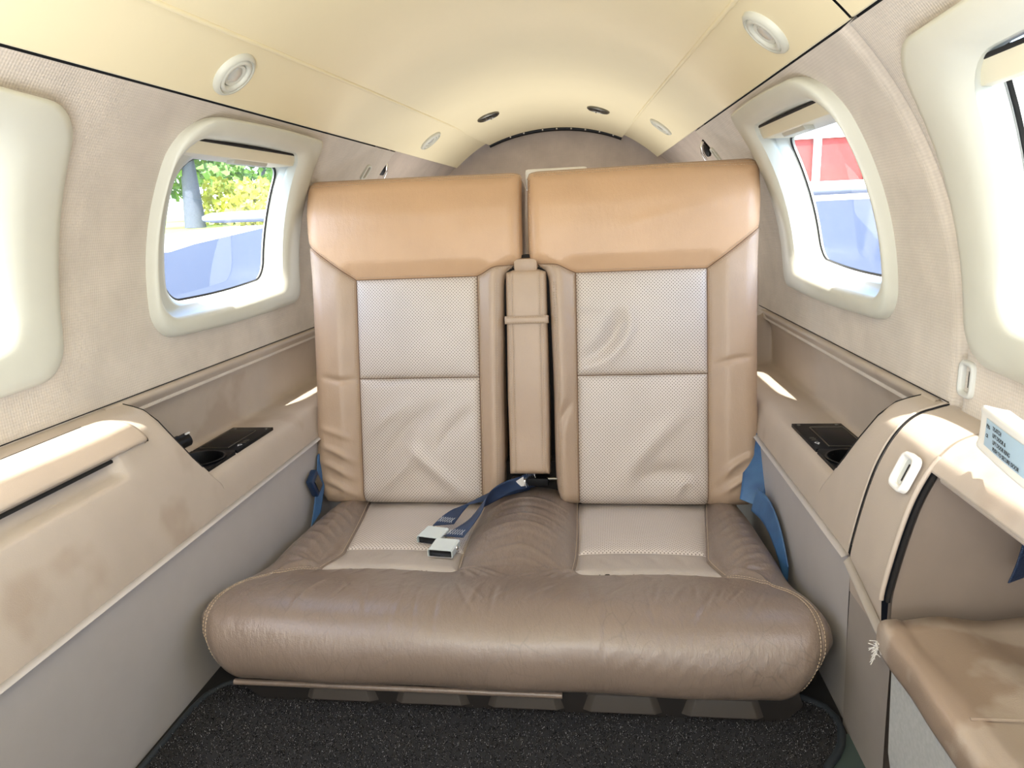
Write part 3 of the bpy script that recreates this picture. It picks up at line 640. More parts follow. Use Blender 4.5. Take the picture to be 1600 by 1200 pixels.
def backrest(s, lb):
    r = empty('backrest', (0, 0, 0), lb, parent=bench)
    io = [tuple(p) for p in ie]; k = max(i for i, p in enumerate(ie) if p[1] > -.0825)
    ie_h = np.vstack([ie[:k+1], [ib[-1]]]); ie_b = np.vstack([[ib[-1]], ie[k+1:]])
    oe_h = np.vstack([cut(oe, .2, -.0279), [dg[0]]]); oe_b = np.vstack([[dg[0]], cut(oe, -.029, -.7)])
    # u runs from the inner edge to the outer edge
    bt = np.vstack([ib[::-1], [(X1, ZT)], dg[::-1][1:]])
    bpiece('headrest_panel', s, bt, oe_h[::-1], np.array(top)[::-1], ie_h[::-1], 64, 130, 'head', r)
    bpiece('outer_bolster', s, [(X1, ZB), (.50, -.645)], oe_b[::-1], dg[::-1], [(X1, ZB), (X1, ZT)], 150, 34, 'back', r)
    bpiece('inner_bolster', s, [(.078, -.645), (X0, ZB)], [(X0, ZB), (X0, ZT)], ib[::-1], ie_b[::-1], 150, 24, 'back', r)
    bpiece('upper_inset', s, [(X0, ZM), (X1, ZM)], [(X1, ZM), (X1, ZT)], [(X0, ZT), (X1, ZT)], [(X0, ZM), (X0, ZT)], 66, 76, 'inset', r)
    bpiece('lower_inset', s, [(X0, ZB), (X1, ZB)], [(X1, ZB), (X1, ZM)], [(X0, ZM), (X1, ZM)], [(X0, ZB), (X0, ZM)], 84, 76, 'inset', r)
    O = resample(OUTL, 220); d = bD(O[:, 0], O[:, 1], s); rows = [bpos(s, O[:, 0], O[:, 1], d-k) for k in (0, .012, .05, .085)]
    cc = O.mean(0); rows.append(bpos(s, cc[0]+(O[:, 0]-cc[0])*.9, cc[1]+(O[:, 1]-cc[1])*.95, d*0-.13)); rows.append(bpos(s, cc[0]+(O[:, 0]-cc[0])*.02, cc[1]+(O[:, 1]-cc[1])*.02, d*0-.135))
    grid('side_wall', np.array(rows), 'back', r, np.zeros((6, 220, 2)), wrap=False)
    L = []
    tp = np.vstack([top]); L.append(line3(s, [(.515, .112), (.3, .1165), (.02, .112)], .0008, 0, 120)); L.append(line3(s, [(.515, .105), (.3, .1095), (.02, .105)], .0008, 0, 120))
    L.append(line3(s, [(.013, .105), (.013, -.07)], .0008, 0, 60))
    for o_ in (-.005, .005): L.append(line3(s, dg, .0006, o_, 50))
    L.append(line3(s, ib, .0006, .005, 40)); L.append(line3(s, [(X1, ZT), (X1, ZB)], .0006, .005, 120)); L.append(line3(s, [(X0, ZT), (X0, ZB)], .0006, -.005, 120)); L.append(line3(s, [(X0, ZM), (X1, ZM)], .0006, .004, 80)); L.append(line3(s, [(X0, ZT), (X1, ZT)], .0006, .005, 80))
    e2 = smooth_line([(.064, -.13), (.067, -.22), (.071, -.37), (.071, -.56), (.076, -.62)], 40); L.append(line3(s, e2, .0006, 0, 100)); L.append(line3(s, e2, .0006, .005, 100))
    stitches('stitching', L, r)
    m = MB()
    for q in SEAMS: m.tube(line3(s, q, .0012, 0, 50)[0], .0009, 5)
    tag(m.build('seam_cord', 'seam', r, True), kind='stuff')
    m = MB(); pp = line3(s, np.vstack([top]), .002, 0, 90)[0]; m.tube(pp, .0022, 6); m.build('piping', 'back', r, True)
    return r
backrest(-1, 'left backrest with a broad headrest band'); backrest(1, 'right backrest with a dented upper inset')
# fold-up armrest between the backs
arm = empty('centre_armrest', (0, 0, 0), 'narrow upright armrest pad between the backrests', parent=bench)
G = coons([(-.047, -.574), (.047, -.574)], [(.047, -.574), (.0485, -.4), (.047, -.108)], [(-.047, -.108), (-.03, -.102), (.03, -.102), (.047, -.108)], [(-.047, -.574), (-.0485, -.4), (-.047, -.108)], 110, 44)
AO = [(-.047, -.574), (.047, -.574), (.0485, -.4), (.047, -.108), (.03, -.102), (-.03, -.102), (-.047, -.108), (-.0485, -.4), (-.047, -.574)]
def aD(u, v):
    e = np.minimum(segdist(u, v, [(.035, -.58), (.035, -.1)]), segdist(u, v, [(-.035, -.58), (-.035, -.1)]))
    return .004-quarter(segdist(u, v, AO), .012)-.003*np.exp(-e/.003)+.0015*np.sin(v*30)
u, v = G[..., 0], G[..., 1]; grid('pad', bpos(1, u, v, aD(u, v)), 'back', arm, G, flip=True)
O = resample(AO, 120); d = aD(O[:, 0], O[:, 1]); grid('pad_side', np.array([bpos(1, O[:, 0], O[:, 1], d-k) for k in (0, .03, .07)]), 'back', arm, np.zeros((3, 120, 2)))
L = []
for x in (-.039, -.031, .031, .039):
    t = resample([(x, -.565), (x, -.112)], 80); L.append((bpos(1, t[:, 0], t[:, 1], aD(t[:, 0], t[:, 1])+.0006), np.tile(NN, (80, 1))))
stitches('stitching', L, arm)
def band(z0, z1, d):
    us = np.concatenate([[-.0505, -.0515], np.linspace(-.050, .050, 16), [.0515, .0505]]); ds = np.concatenate([[-.02, -.004], np.full(16, d), [-.004, -.02]])
    zs = np.linspace(z0, z1, 7); P = np.array([[bpos(1, np.array(a), np.array(z), np.array(b-.003*abs((i-3)/3)**3)) for a, b in zip(us, ds)] for i, z in enumerate(zs)]); return P
grid('strap', band(-.226, -.208, .0105), 'back', arm, np.zeros((7, 20, 2)), flip=True)
L = []
for z in (-.2235, -.2105):
    t = resample([(-.049, z), (.049, z)], 30); L.append((bpos(1, t[:, 0], t[:, 1], np.full(30, .0112)), np.tile(NN, (30, 1))))
stitches('stitching', L, arm)
m = MB(); m.box((0, 1.60, -.35), (.13, .03, .56)); m.box((0, 1.565, -.64), (.30, .06, .16)); m.build('rear_frame', 'dark', bench)
m = MB(); m.box((0, 1.580, -.092), (.056, .02, .03)); m.build('hinge_cover', 'back', bench, False, .008)
m = MB(); m.box((.018, 1.497, -.594), (.05, .03, .018)); m.build('armrest_latch', 'black', bench, False, .002)
m = MB(); m.tube([(.04, 1.492, -.588), (.085, 1.492, -.588)], .004, 10); m.build('latch_rod', 'steel', bench, True)
m = MB(); m.box((-.026, 1.484, -.591), (.036, .028, .016)); m.build('latch_plate', 'chrome', bench, False, .003)
m = MB(); m.box((.07, 1.70, .103), (.15, .02, .05)); m.build('rear_shell', 'white', bench, False, .008)

# cushion: u = x, v = arc length along the side profile, running forward from the back
prof = smooth_line([(1.58, -.672), (1.50, -.662), (1.40, -.655), (1.28, -.650), (1.19, -.644), (1.145, -.637), (1.10, -.623), (1.05, -.606), (1.0, -.592), (.955, -.586), (.917, -.593), (.889, -.615), (.876, -.646), (.878, -.682), (.893, -.705), (.932, -.713)], 200, 3)
dl = np.r_[0, np.cumsum(np.linalg.norm(np.diff(prof, axis=0), axis=1))]; VL = dl[-1]
tg = np.gradient(prof, axis=0); tg /= np.linalg.norm(tg, axis=1, keepdims=True); nr = np.stack([tg[:, 1], -tg[:, 0]], -1)
vy = lambda y: float(np.interp(-y, -prof[:, 0][:140], dl[:140]))
V0, VC, VM = 0.0, vy(1.152), vy(1.245)
VB = vy(1.50)
def cpos(u, v, d):
    y = np.interp(v, dl, prof[:, 0]); z = np.interp(v, dl, prof[:, 1]); a = np.interp(v, dl, nr[:, 0]); b = np.interp(v, dl, nr[:, 1])
    return np.stack([u, y+a*d, z+b*d], -1)
HW = .507; VN = vy(.95); VE = VL
oute = [(.478, 0), (.487, .06), (.495, .2), (HW, VN), (HW+.001, VN+.05), (.504, VN+.085), (.488, VN+.125), (.44, VE)]
CO = np.vstack([[(-x, v) for x, v in oute], oute[::-1]]); CO = np.vstack([CO, CO[:1]])
xo = smooth_line([(.418, 0), (.405, VB), (.370, VM), (.364, VM+.02), (.387, VC)], 30, 1); xi_ = smooth_line([(.112, 0), (.114, VB), (.119, VM), (.112, VC)], 30, 1)
cr_s = smooth_line([(.387, VC), (.42, VC+.03), (.462, VC+.10), (.480, VC+.17), (.484, VC+.25), (.474, VC+.31), (.43, VE)], 40, 2)
def cflip(p): return np.array([(-x, v) for x, v in p])
CS = []
for q in (xo, xi_, [(.112, VC), (.387, VC)], [(.119, VM), (.370, VM)]): CS += [q, cflip(q)]
CSs = [cr_s, cflip(cr_s)]
CF = []
for k, (y, a) in enumerate(((1.44, .003), (1.395, .0035), (1.345, .0032), (1.30, .003), (1.26, .003), (1.215, .003), (1.18, .002))):
    w_ = vy(y); CF.append(([(-.108, w_+.05-.006*k), (-.05, w_-.005+.004*k), (.02, w_-.012), (.105, w_+.035+.008*k)], a*(.75, -.6, .5, .8, -.5, .7, .5)[k], (.006, .009, .005, .007, .01, .006, .005)[k]))
for s in (-1, 1):
    for k in range(8):
        y = 1.42-.036*k; CF.append(([(s*.40, vy(y)+.03), (s*.44, vy(y)+.002), (s*.485, vy(y)-.004)], .0026, .006))
    for k in range(6): CF.append(([(s*.392, VC-.004*k), (s*(.42+.006*k), VC-.02+.012*k), (s*(.462-.004*k), VC-.03+.028*k)], .0024, .005))
    for k in range(5): CF.append(([(s*(.385-.05*k), VC+.004), (s*(.38-.047*k), VC+.03), (s*(.385-.045*k), VC+.06)], .0018, .006))
    for k in range(4): CF.append(([(s*.12+.01*k, VC-.01), (s*(.10-.02*k), VC+.03), (s*(.09-.03*k), VC+.07)], .0025, .006))
    for k in range(4): CF.append(([(s*(.15+.05*k), VM+.01), (s*(.17+.05*k), VM+.05), (s*(.20+.04*k), VC-.01)], -.0015, .01))
for k in range(34):
    x = -.42+.0255*k+random.uniform(-.012, .012); v0 = VN-.05+random.uniform(-.03, .05); ln = random.uniform(.06, .17)
    sl = (.02 if x < 0 else -.02)+random.uniform(-.03, .03); CF.append(([(x, v0), (x+sl*.5, v0+ln*.5), (x+sl*1.2, v0+ln)], *random.choice(((-.0016, .0024), (-.0012, .0028), (-.002, .004), (.0014, .005)))))
for k in range(10):
    x = .12+.032*k; CF.append(([(x, VE-.06), (x+.03, VE-.10), (x+.08, VE-.14)], .0006, .007))
def cD(u, v):
    y = np.interp(v, dl, prof[:, 0]); au = np.abs(u)
    hump_ = .040*np.clip(1-(u/.118)**2, 0, 1)**.75*sstep(y, 1.10, 1.30)*(1-.0*y)
    side_ = .022*sstep(au, .385, .44)*sstep(y, 1.05, 1.25)
    ins = np.where((au > .115) & (au < .40) & (v < VC), .006*np.sin(np.pi*np.clip((au-.115)/.28, 0, 1))**.7, 0)
    e = np.min([segdist(u, v, q) for q in CS], axis=0); es = np.min([segdist(u, v, q) for q in CSs], axis=0)
    d = hump_+side_+ins-.006*np.exp(-e/.005)-.004*np.exp(-e/.02)-.0022*np.exp(-es/.003)-.0015*np.exp(-es/.012)
    ee = np.minimum(segdist(u, v, CO[:len(oute)]), segdist(u, v, CO[len(oute):]))
    return d-quarter(ee, .045-.007*sstep(v, VC, VN))+folds(u, v, CF)+.002*np.sin(u*23+1.3)*np.sin(v*17)*(v > VC)
cush = empty('seat_cushion', (0, 0, 0), 'wide taupe seat cushion with a creased rolled front', parent=bench)
def cpiece(name, b, r, t, l, n, m, mat):
    "b at small v (rear), t at large v (front)"
    G = coons(b, r, t, l, n, m); u, v = G[..., 0], G[..., 1]; return grid(name, cpos(u, v, cD(u, v)), mat, cush, np.stack([u, v], -1), flip=True)
def upto(q, va, vb): 
    q = np.array(q); n = resample(q, 200); return np.array([p for p in n if va-1e-4 <= p[1] <= vb+1e-4])
ov = np.array(oute)
for s in (-1, 1):
    fl = (lambda p: np.array(p)) if s > 0 else cflip
    def put(name, b, r, t, l, n, m, mat):
        if s > 0: cpiece(name, b, r, t, l, n, m, mat)
        else: cpiece(name, cflip(b)[::-1], cflip(l), cflip(t)[::-1], cflip(r), n, m, mat)
    i1 = np.vstack([upto(xi_, 0, VM), [(.119, VM)]]); o1 = np.vstack([upto(xo, 0, VM), [(.370, VM)]]); i2 = np.vstack([[(.119, VM)], upto(xi_, VM+.001, VC)]); o2 = np.vstack([[(.370, VM)], upto(xo, VM+.001, VC)])
    put('perforated_inset', [i1[0], o1[0]], o1, [(.119, VM), (.370, VM)], i1, 90, 80, 'inset')
    put('front_inset', [(.119, VM), (.370, VM)], o2, [i2[-1], o2[-1]], i2, 34, 80, 'inset_plain')
    # side bolster: between xo + front seam, and the outer edge
    lft = np.vstack([xo, cr_s[1:]]); put('side_bolster', [xo[0], oute[0]], np.array(oute), [cr_s[-1], oute[-1]], lft, 230, 30, 'seat')
cpiece('centre_hump', [(-.112, 0), (.112, 0)], xi_, [(-.112, VC), (.112, VC)], cflip(xi_), 130, 76, 'seat')
rr = cr_s; bb = np.array([(-.387, VC), (-.112, VC), (.112, VC), (.387, VC)])
cpiece('front_roll', bb, rr, [(-.43, VE), (.43, VE)], cflip(rr), 170, 330, 'seat')
O = np.vstack([resample([(-x, v) for x, v in oute][::-1], 110)[::1]]); Rr = resample(oute, 110)
for s in (-1, 1):
    q = Rr*np.array([s, 1]); d = cD(q[:, 0], q[:, 1]); b0 = cpos(q[:, 0], q[:, 1], d); rows = [b0]
    for k in (.014, .026): 
        w_ = cpos(q[:, 0]-s*k*.15, q[:, 1], d-k); w_[:, 2] = np.maximum(w_[:, 2], -.75); rows.append(w_)
    grid('side_wall', np.array(rows), 'seat', cush, np.zeros((3, 110, 2)))
L = []
def cl3(poly, off, n):
    q = resample(poly, n); t = np.gradient(q, axis=0); t /= np.linalg.norm(t, axis=1, keepdims=True)+1e-9; q = q+np.stack([-t[:, 1], t[:, 0]], -1)*off
    P = cpos(q[:, 0], q[:, 1], cD(q[:, 0], q[:, 1])+.0007); return P, np.stack([0*q[:, 0], np.interp(q[:, 1], dl, nr[:, 0]), np.interp(q[:, 1], dl, nr[:, 1])], -1)
for q in (cr_s, cflip(cr_s)):
    L += [cl3(q, .004, 90), cl3(q, -.004, 90)]
for q, o_ in ((xo, -.004), (cflip(xo), .004), (xi_, .004), (cflip(xi_), -.004)): L.append(cl3(q, o_, 80))
stitches('stitching', L, cush)
m = MB(); m.tube([(x, .902, -.7135) for x in np.linspace(-.44, .10, 12)], .005, 8); m.build('welt', 'seat', bench, True)
# base under the cushion: skirt with raised trapezoid pads
pts = [(-.44, -.700), (.455, -.700), (.462, -.725), (.435, -.757), (-.40, -.757), (-.43, -.735)]
m = MB(); m.add([(x, .915+.0*z, z) for x, z in pts]+[(x, 1.60, z) for x, z in pts], [tuple(range(6))[::-1], tuple(range(6, 12))]+[(i, (i+1) % 6, 6+(i+1) % 6, 6+i) for i in range(6)])
m.build('seat_base', 'skirt', bench, False, .003)
for k in range(5):
    x = -.262+.1515*k; a, b = .040, .049
    fr = [(x-a, .909, -.713), (x+a, .909, -.713), (x+b, .903, -.742), (x-b, .903, -.742)]; bk_ = [(x-a-.012, .9165, -.711), (x+a+.012, .9165, -.711), (x+b+.014, .9165, -.748), (x-b-.014, .9165, -.748)]
    m = MB(); m.add(fr+bk_, [(0, 1, 2, 3), (0, 4, 5, 1), (1, 5, 6, 2), (2, 6, 7, 3), (3, 7, 4, 0), (4, 7, 6, 5)]); m.build('skirt_pad', 'pad', bench, False, .0018)
    if k > 1:
        m = MB(); m.box((x-.005, .906, -.709), (.10, .006, .0035)); m.build('clip_strip', 'steel' if 0 else 'pad', bench, False, .0008)

# ------------------------------------------------------------------ seat belts
def ribbon(name, pts, wv, parent, width=.046, th=.0016, n=50, mat='web'):
    P = smooth_line(pts, n, 3); Wv = smooth_line(wv, n, 2); Wv /= np.linalg.norm(Wv, axis=1, keepdims=True)
    T = np.gradient(P, axis=0); T /= np.linalg.norm(T, axis=1, keepdims=True); Nn = np.cross(T, Wv); Nn /= np.linalg.norm(Nn, axis=1, keepdims=True)
    s = np.linspace(-.5, .5, 9); d = np.r_[0, np.cumsum(np.linalg.norm(np.diff(P, axis=0), axis=1))]
    top_ = P[:, None]+Wv[:, None]*(s*width)[None, :, None]+Nn[:, None]*th; bot_ = (P[:, None]+Wv[:, None]*(s*width)[None, :, None])[:, ::-1]
    A = np.concatenate([top_, bot_], 1); uv = np.stack(np.broadcast_arrays((np.r_[s, s[::-1]]*width)[None], d[:, None]), -1)
    return grid(name, A, mat, parent, uv, wrap=True)
def buckle(root, c, ang, tiltv=.0):
    q = Matrix.Rotation(ang, 3, 'Z') @ Matrix.Rotation(tiltv, 3, 'X'); c = Vector(c)
    P = lambda x, y, z: c+q @ Vector((x, y, z))
    m = MB(); pr_ = [(-.026, .0), (-.026, .013), (-.023, .0155), (.023, .0155), (.026, .013), (.026, .0)]
    V = []; 
    for x, z in pr_: V += [P(x, -.026, z), P(x, .024, z)]
    F = [(2*i, 2*i+2, 2*i+3, 2*i+1) for i in range(5)]; m.add(V, F)
    V2 = []
    for x, z in [(-.0245, .0), (-.0245, .0125), (-.0225, .014), (.0225, .014), (.0245, .0125), (.0245, .0)]: V2 += [P(x, -.026, z), P(x, .024, z)]
    m.add(V2, [f[::-1] for f in F]); m.add([v for k in range(0, 12, 2) for v in (V[k], V2[k])], [(2*i, 2*i+1, 2*i+3, 2*i+2) for i in range(5)])
    m.build('buckle_cover', 'buckle', root)
    m = MB(); m.add([P(x, y, z) for x in (-.0235, .0235) for y in (-.020, .022) for z in (.0, .0115)], [(0, 1, 3, 2), (4, 6, 7, 5), (0, 4, 5, 1), (2, 3, 7, 6), (0, 2, 6, 4), (1, 5, 7, 3)]); m.build('buckle_body', 'black', root, False, .001)
    m = MB(); m.add([P(x, y, z) for x in (-.0245, .0245) for y in (-.0265, .0) for z in (-.001, .0008)], [(0, 1, 3, 2), (4, 6, 7, 5), (0, 4, 5, 1), (2, 3, 7, 6), (0, 2, 6, 4), (1, 5, 7, 3)]); m.build('buckle_lip', 'chrome', root)
    m = MB(); m.lathe([(.0045, 0), (.004, .0015), (.0001, .002)], P(.026, .004, .007), q @ Vector((1, 0, 0)), 12); m.build('pivot_pin', 'chrome', root, True)
    return P
def zig(root, ctr, ex, ey, nrm, w=.032, h=.02):
    ctr, ex, ey, nrm = map(lambda a: Vector(a), (ctr, ex, ey, nrm)); m = MB()
    for ph in (0, 1):
        pts = [ctr+ex*((i/6-.5)*w)+ey*((.5 if (i+ph) % 2 else -.5)*h)+nrm*.0022 for i in range(7)]; m.tube(pts, .00055, 5)
    tag(m.build('box_stitch', 'inkwhite', root), kind='stuff')
A = empty('seat_belt', (0, 0, 0), 'navy lap belt half whose silver buckle lies further back on the left seat', 'seat belt', 'centre lap belts')
ribbon('webbing', [(.012, 1.525, -.605), (-.02, 1.47, -.597), (-.075, 1.425, -.603), (-.125, 1.405, -.612), (-.150, 1.365, -.622), (-.162, 1.32, -.6285)], [(.1, .6, .9), (.2, .8, .5), (.5, .8, .2), (.85, .5, .0), (.97, .2, .0), (.97, .2, 0)], A, .046)
buckle(A, (-.176, 1.283, -.6415), -.22); A.location.x = -.013; B_X = -.011
zig(A, (-.158, 1.335, -.6245), (.97, -.22, 0), (.22, .97, .1), (0, -.1, 1))
B = empty('seat_belt', (0, 0, 0), 'navy lap belt half whose silver buckle lies nearest the hump, in front of the other', 'seat belt', 'centre lap belts')
ribbon('webbing', [(.022, 1.515, -.595), (-.02, 1.455, -.588), (-.060, 1.405, -.590), (-.085, 1.372, -.598), (-.092, 1.335, -.610), (-.112, 1.295, -.620), (-.130, 1.262, -.6275)], [(.1, .5, .9), (.25, .7, .7), (.4, .8, .5), (.3, .3, .9), (.6, -.1, .8), (.95, -.1, .2), (.97, -.1, .0)], B, .044)
B.location.x = B_X; buckle(B, (-.141, 1.222, -.6385), -.12); zig(B, (-.125, 1.272, -.6225), (.98, -.15, 0), (.15, .98, .1), (0, -.15, 1))
zig(B, (.012, 1.490, -.588), (.9, .3, .3), (-.3, .3, .9), (-.2, -.9, .4), .03, .03)
m = MB(); m.add([(-.045, 1.455, -.597), (-.002, 1.462, -.572), (-.002, 1.470, -.598), (-.045, 1.457, -.599), (-.002, 1.466, -.5725), (-.002, 1.474, -.5985)], [(0, 1, 2), (3, 5, 4), (0, 3, 4, 1), (1, 4, 5, 2), (2, 5, 3, 0)]); m.build('belt_tag', 'white', B)
C_ = empty('seat_belt', (0, 0, 0), 'wide blue belt strap hanging in the gap between seat and right console', 'seat belt')
ribbon('webbing', [(.512, 1.50, -.48), (.508, 1.47, -.54), (.500, 1.44, -.590), (.492, 1.415, -.615)], [(.55, -.8, .1), (.7, -.7, -.1), (.8, -.6, -.2), (.85, -.5, -.2)], C_, .055, mat='web_satin')
ribbon('webbing', [(.494, 1.40, -.598), (.502, 1.34, -.592), (.506, 1.28, -.606), (.508, 1.23, -.632), (.510, 1.19, -.67)], [(.3, .3, .9), (.25, .3, .95), (.2, .3, .95), (.1, .3, .95), (.1, .3, .95)], C_, .05, mat='web_satin')
D_ = empty('seat_belt', (0, 0, 0), 'dark blue belt end tucked between the left console and the seat', 'seat belt')
ribbon('webbing', [(-.512, 1.50, -.52), (-.507, 1.47, -.57), (-.503, 1.43, -.62), (-.502, 1.40, -.655)], [(.1, 1, .1), (.1, 1, .2), (.1, 1, .3), (.1, 1, .3)], D_, .05, mat='web_satin')
m = MB(); m.box((-.506, 1.425, -.575), (.016, .04, .055), Matrix.Rotation(.5, 3, 'X')); m.build('latch_tongue', 'web', D_, False, .004)
m = MB(); m.box((-.497, 1.425, -.575), (.003, .022, .035), Matrix.Rotation(.5, 3, 'X')); m.build('tongue_plate', 'steel', D_, False, .001)

ribbon('door_strap', [(.672, .80, -.385), (.668, .797, -.40), (.662, .794, -.42), (.654, .79, -.437)], [(.9, .3, .2), (.9, .4, .1), (.9, .4, .1), (.9, .4, .1)], door, .03)
# ------------------------------------------------------------------ door pull with placard
dh = empty('door_handle', (0, 0, 0), 'white plastic pull handle on the door with a pale blue instruction label', 'handle')
ysn = np.linspace(.702, .28, 26); P = []
def hx(y): return .552-.03*math.sin(math.pi*np.clip((.702-y)/.42, 0, 1))
def hz(y): return .004*math.sin((.702-y)*6)
pf = smooth_line([(.018, -.212), (.0, -.206), (-.005, -.203), (-.008, -.207), (-.006, -.214), (-.006, -.255), (-.009, -.263), (-.005, -.268), (.004, -.266), (.018, -.262)], 34, 2)
pf[:, 1] = -.196+(pf[:, 1]+.203)*.74
secs = [(y, np.stack([hx(y)+pf[:, 0], pf[:, 1]+hz(y)], -1)) for y in ysn]
s0 = secs[0][1]; c0 = s0.mean(0)+np.array([.008, 0]); secs = [(.709, c0+(s0-c0)*.1), (.7085, c0+(s0-c0)*.8), (.706, c0+(s0-c0)*.95)]+secs; s1 = secs[-1][1]; c1 = s1.mean(0)+np.array([.008, 0]); secs += [(.274, c1+(s1-c1)*.95), (.2715, c1+(s1-c1)*.8), (.271, c1+(s1-c1)*.1)]
loft('handle_shell', 1, secs, 'white', dh)
LB = [(y, np.array([(hx(y)-.0068, -.2062+hz(y)), (hx(y)-.0068, -.2338+hz(y))])) for y in np.linspace(.688, .34, 16)]
loft('label', 1, LB, 'label', dh, False)
def text(body, parent, size, y, z, mat='ink'):
    c = bpy.data.curves.new('lettering', 'FONT'); c.body = body; c.size = size; c.extrude = .0001
    t = bpy.data.objects.new('lettering', c); COL.objects.link(t); bpy.context.view_layer.update()
    me = bpy.data.meshes.new_from_object(t.evaluated_get(bpy.context.evaluated_depsgraph_get())); bpy.data.objects.remove(t)
    o = link('lettering', me, mat, parent, False); q = np.array([v.co[:] for v in me.vertices])
    for v_ in me.vertices:                                   # letters run towards the camera along the curved label
        yy = y-v_.co.x; v_.co = (hx(yy)-.0074-v_.co.z, yy, z+v_.co.y+hz(yy))
    return o
text('PIN-', dh, .0058, .685, -.2150); text('CR', dh, .005, .684, -.2240)
for k, tx in enumerate(('T/LATCH', 'LIFT DOOR &', 'LIFT DOOR RING', 'PUSH TO SECURE DOOR')): text(tx, dh, .0056, .668-.002*k, -.2130-.0063*k)
# ------------------------------------------------------------------ leather topped box with carpeted side
bx = empty('step_box', (0, 0, 0), 'box with a worn stained brown leather top and grey carpeted side, lower right corner', 'box')
ys = np.linspace(.795, .15, 30); pf = smooth_line([(.512, -.545), (.506, -.541), (.5045, -.52), (.505, -.505), (.511, -.4985), (.55, -.497), (.62, -.495), (.69, -.493)], 40, 2)
secs = [(.797, np.stack([pf[:, 0], np.minimum(pf[:, 1], -.53)], -1)), (.7965, np.stack([pf[:, 0], np.minimum(pf[:, 1], -.51)], -1))]
for y in ys:
    q = pf.copy(); q[:, 1] += .0015*math.sin(y*40)+.003*np.sin(q[:, 0]*60+y*14)*(q[:, 0] > .53); q[:, 0] += .0012*math.sin(y*55)*(q[:, 0] < .515); secs.append((y, q))
loft('leather_top', 1, secs, 'boxtop', bx)
m = MB(); m.tube([(.69-.185*t, .62+.0*t, -.4935-.004*t) for t in np.linspace(0, .9, 8)], .0016, 6); m.build('top_seam', 'boxtop', bx, True)
V = [(.513, .768, -.54), (.513, .15, -.54), (.515, .15, -.76), (.515, .70, -.76), (.514, .757, -.66), (.62, .768, -.54), (.62, .15, -.54), (.62, .15, -.76), (.62, .70, -.76), (.62, .757, -.66)]
m = MB(); m.add(V, [(0, 1, 2, 3, 4), (0, 4, 9, 5), (4, 3, 8, 9), (5, 6, 1, 0)]); m.build('carpet_side', 'gcarpet', bx)
m = MB()
for k in range(26):
    a = random.uniform(0, 6.28); p0 = Vector((.506, .793, -.525-.02*random.random())); m.tube([p0, p0+Vector((-.006*random.random(), .006*math.cos(a), .006*math.sin(a)-.003)), p0+Vector((-.012*random.random(), .012*math.cos(a), .01*math.sin(a)-.006))], .0005, 4)
tag(m.build('frayed_edge', 'orange_foam', bx), kind='stuff')

# ------------------------------------------------------------------ carpet mat
mat_o = empty('floor_mat', (0, 0, 0), 'black speckled carpet mat with bound edges in front of the seat', 'mat')
outl = smooth_line([(-.512, -.3), (-.512, .5), (-.512, .86), (-.505, .93), (-.46, .96)], 40, 2); outr = smooth_line([(.46, .98), (.51, .955), (.518, .91), (.50, .862), (.468, .83), (.452, .78), (.448, .6), (.448, -.3)], 50, 2)
poly = np.vstack([outl, outr]); V = [(x, y, -.754) for x, y in poly]+[(x, y, -.7595) for x, y in poly]; n = len(poly)
m = MB(); m.add(V, [tuple(range(n))[::-1]]+[(i, (i+1) % n, n+(i+1) % n, n+i) for i in range(n)]); m.build('mat_base', 'carpet', mat_o)
m = MB(); m.tube([(x, y, -.7535) for x, y in outl], .005, 8); m.build('bound_edge', 'binding', mat_o, True)
m = MB(); m.tube([(x, y, -.7535) for x, y in outr], .006, 8); m.build('bound_edge', 'binding', mat_o, True)
nt = 42000; px = rng.uniform(-.51, .515, nt); py = rng.uniform(.45, .965, nt); ok = np.array([inside((a, b), poly) for a, b in zip(px[:], py[:])]); px, py = px[ok], py[ok]; nt = len(px)
a = rng.uniform(0, 6.28, nt); h = rng.uniform(.004, .008, nt); w_ = .0011; lx, ly = rng.normal(0, .0022, nt), rng.normal(0, .0022, nt)
Vt = np.stack([np.stack([px-np.cos(a)*w_, py-np.sin(a)*w_, np.full(nt, -.7545)], -1), np.stack([px+np.cos(a)*w_, py+np.sin(a)*w_, np.full(nt, -.7545)], -1), np.stack([px+lx, py+ly, -.7545+h], -1)], 1).reshape(-1, 3)
cm = N('carpet_tuft'); ri = cm.n('TexNoise'); ri.inputs['Scale'].default_value = 700; ri.inputs['Detail'].default_value = 0; cm.l(cm.coord(), ri.inputs['Vector'])
cm.col(cm.mix(cm.ramp(ri.outputs['Fac'], .55, .75), lin((18, 17, 19))+(1,), lin((140, 138, 140))+(1,))); cm.set(.9, .2)
tag(mesh('carpet_pile', Vt, [(3*i, 3*i+1, 3*i+2) for i in range(nt)], cm.m, mat_o, False), kind='stuff')
# door sill strip beside the mat
sl = empty('trim_2', kind='structure')
q = [(x+.022, y) for x, y in outr[14:]]; m = MB(); m.tube([(x, y, -.756) for x, y in q], .0085, 8); m.build('rubber_strip', 'teal', sl, True)
q = [(x+.042, y) for x, y in outr[18:]]; m = MB(); m.tube([(x, y, -.756) for x, y in q], .006, 8); m.build('rubber_strip', 'binding', sl, True)
m = MB(); m.box((.50, .45, -.7585), (.09, .9, .004)); m.build('sill_plate', 'teal', sl)

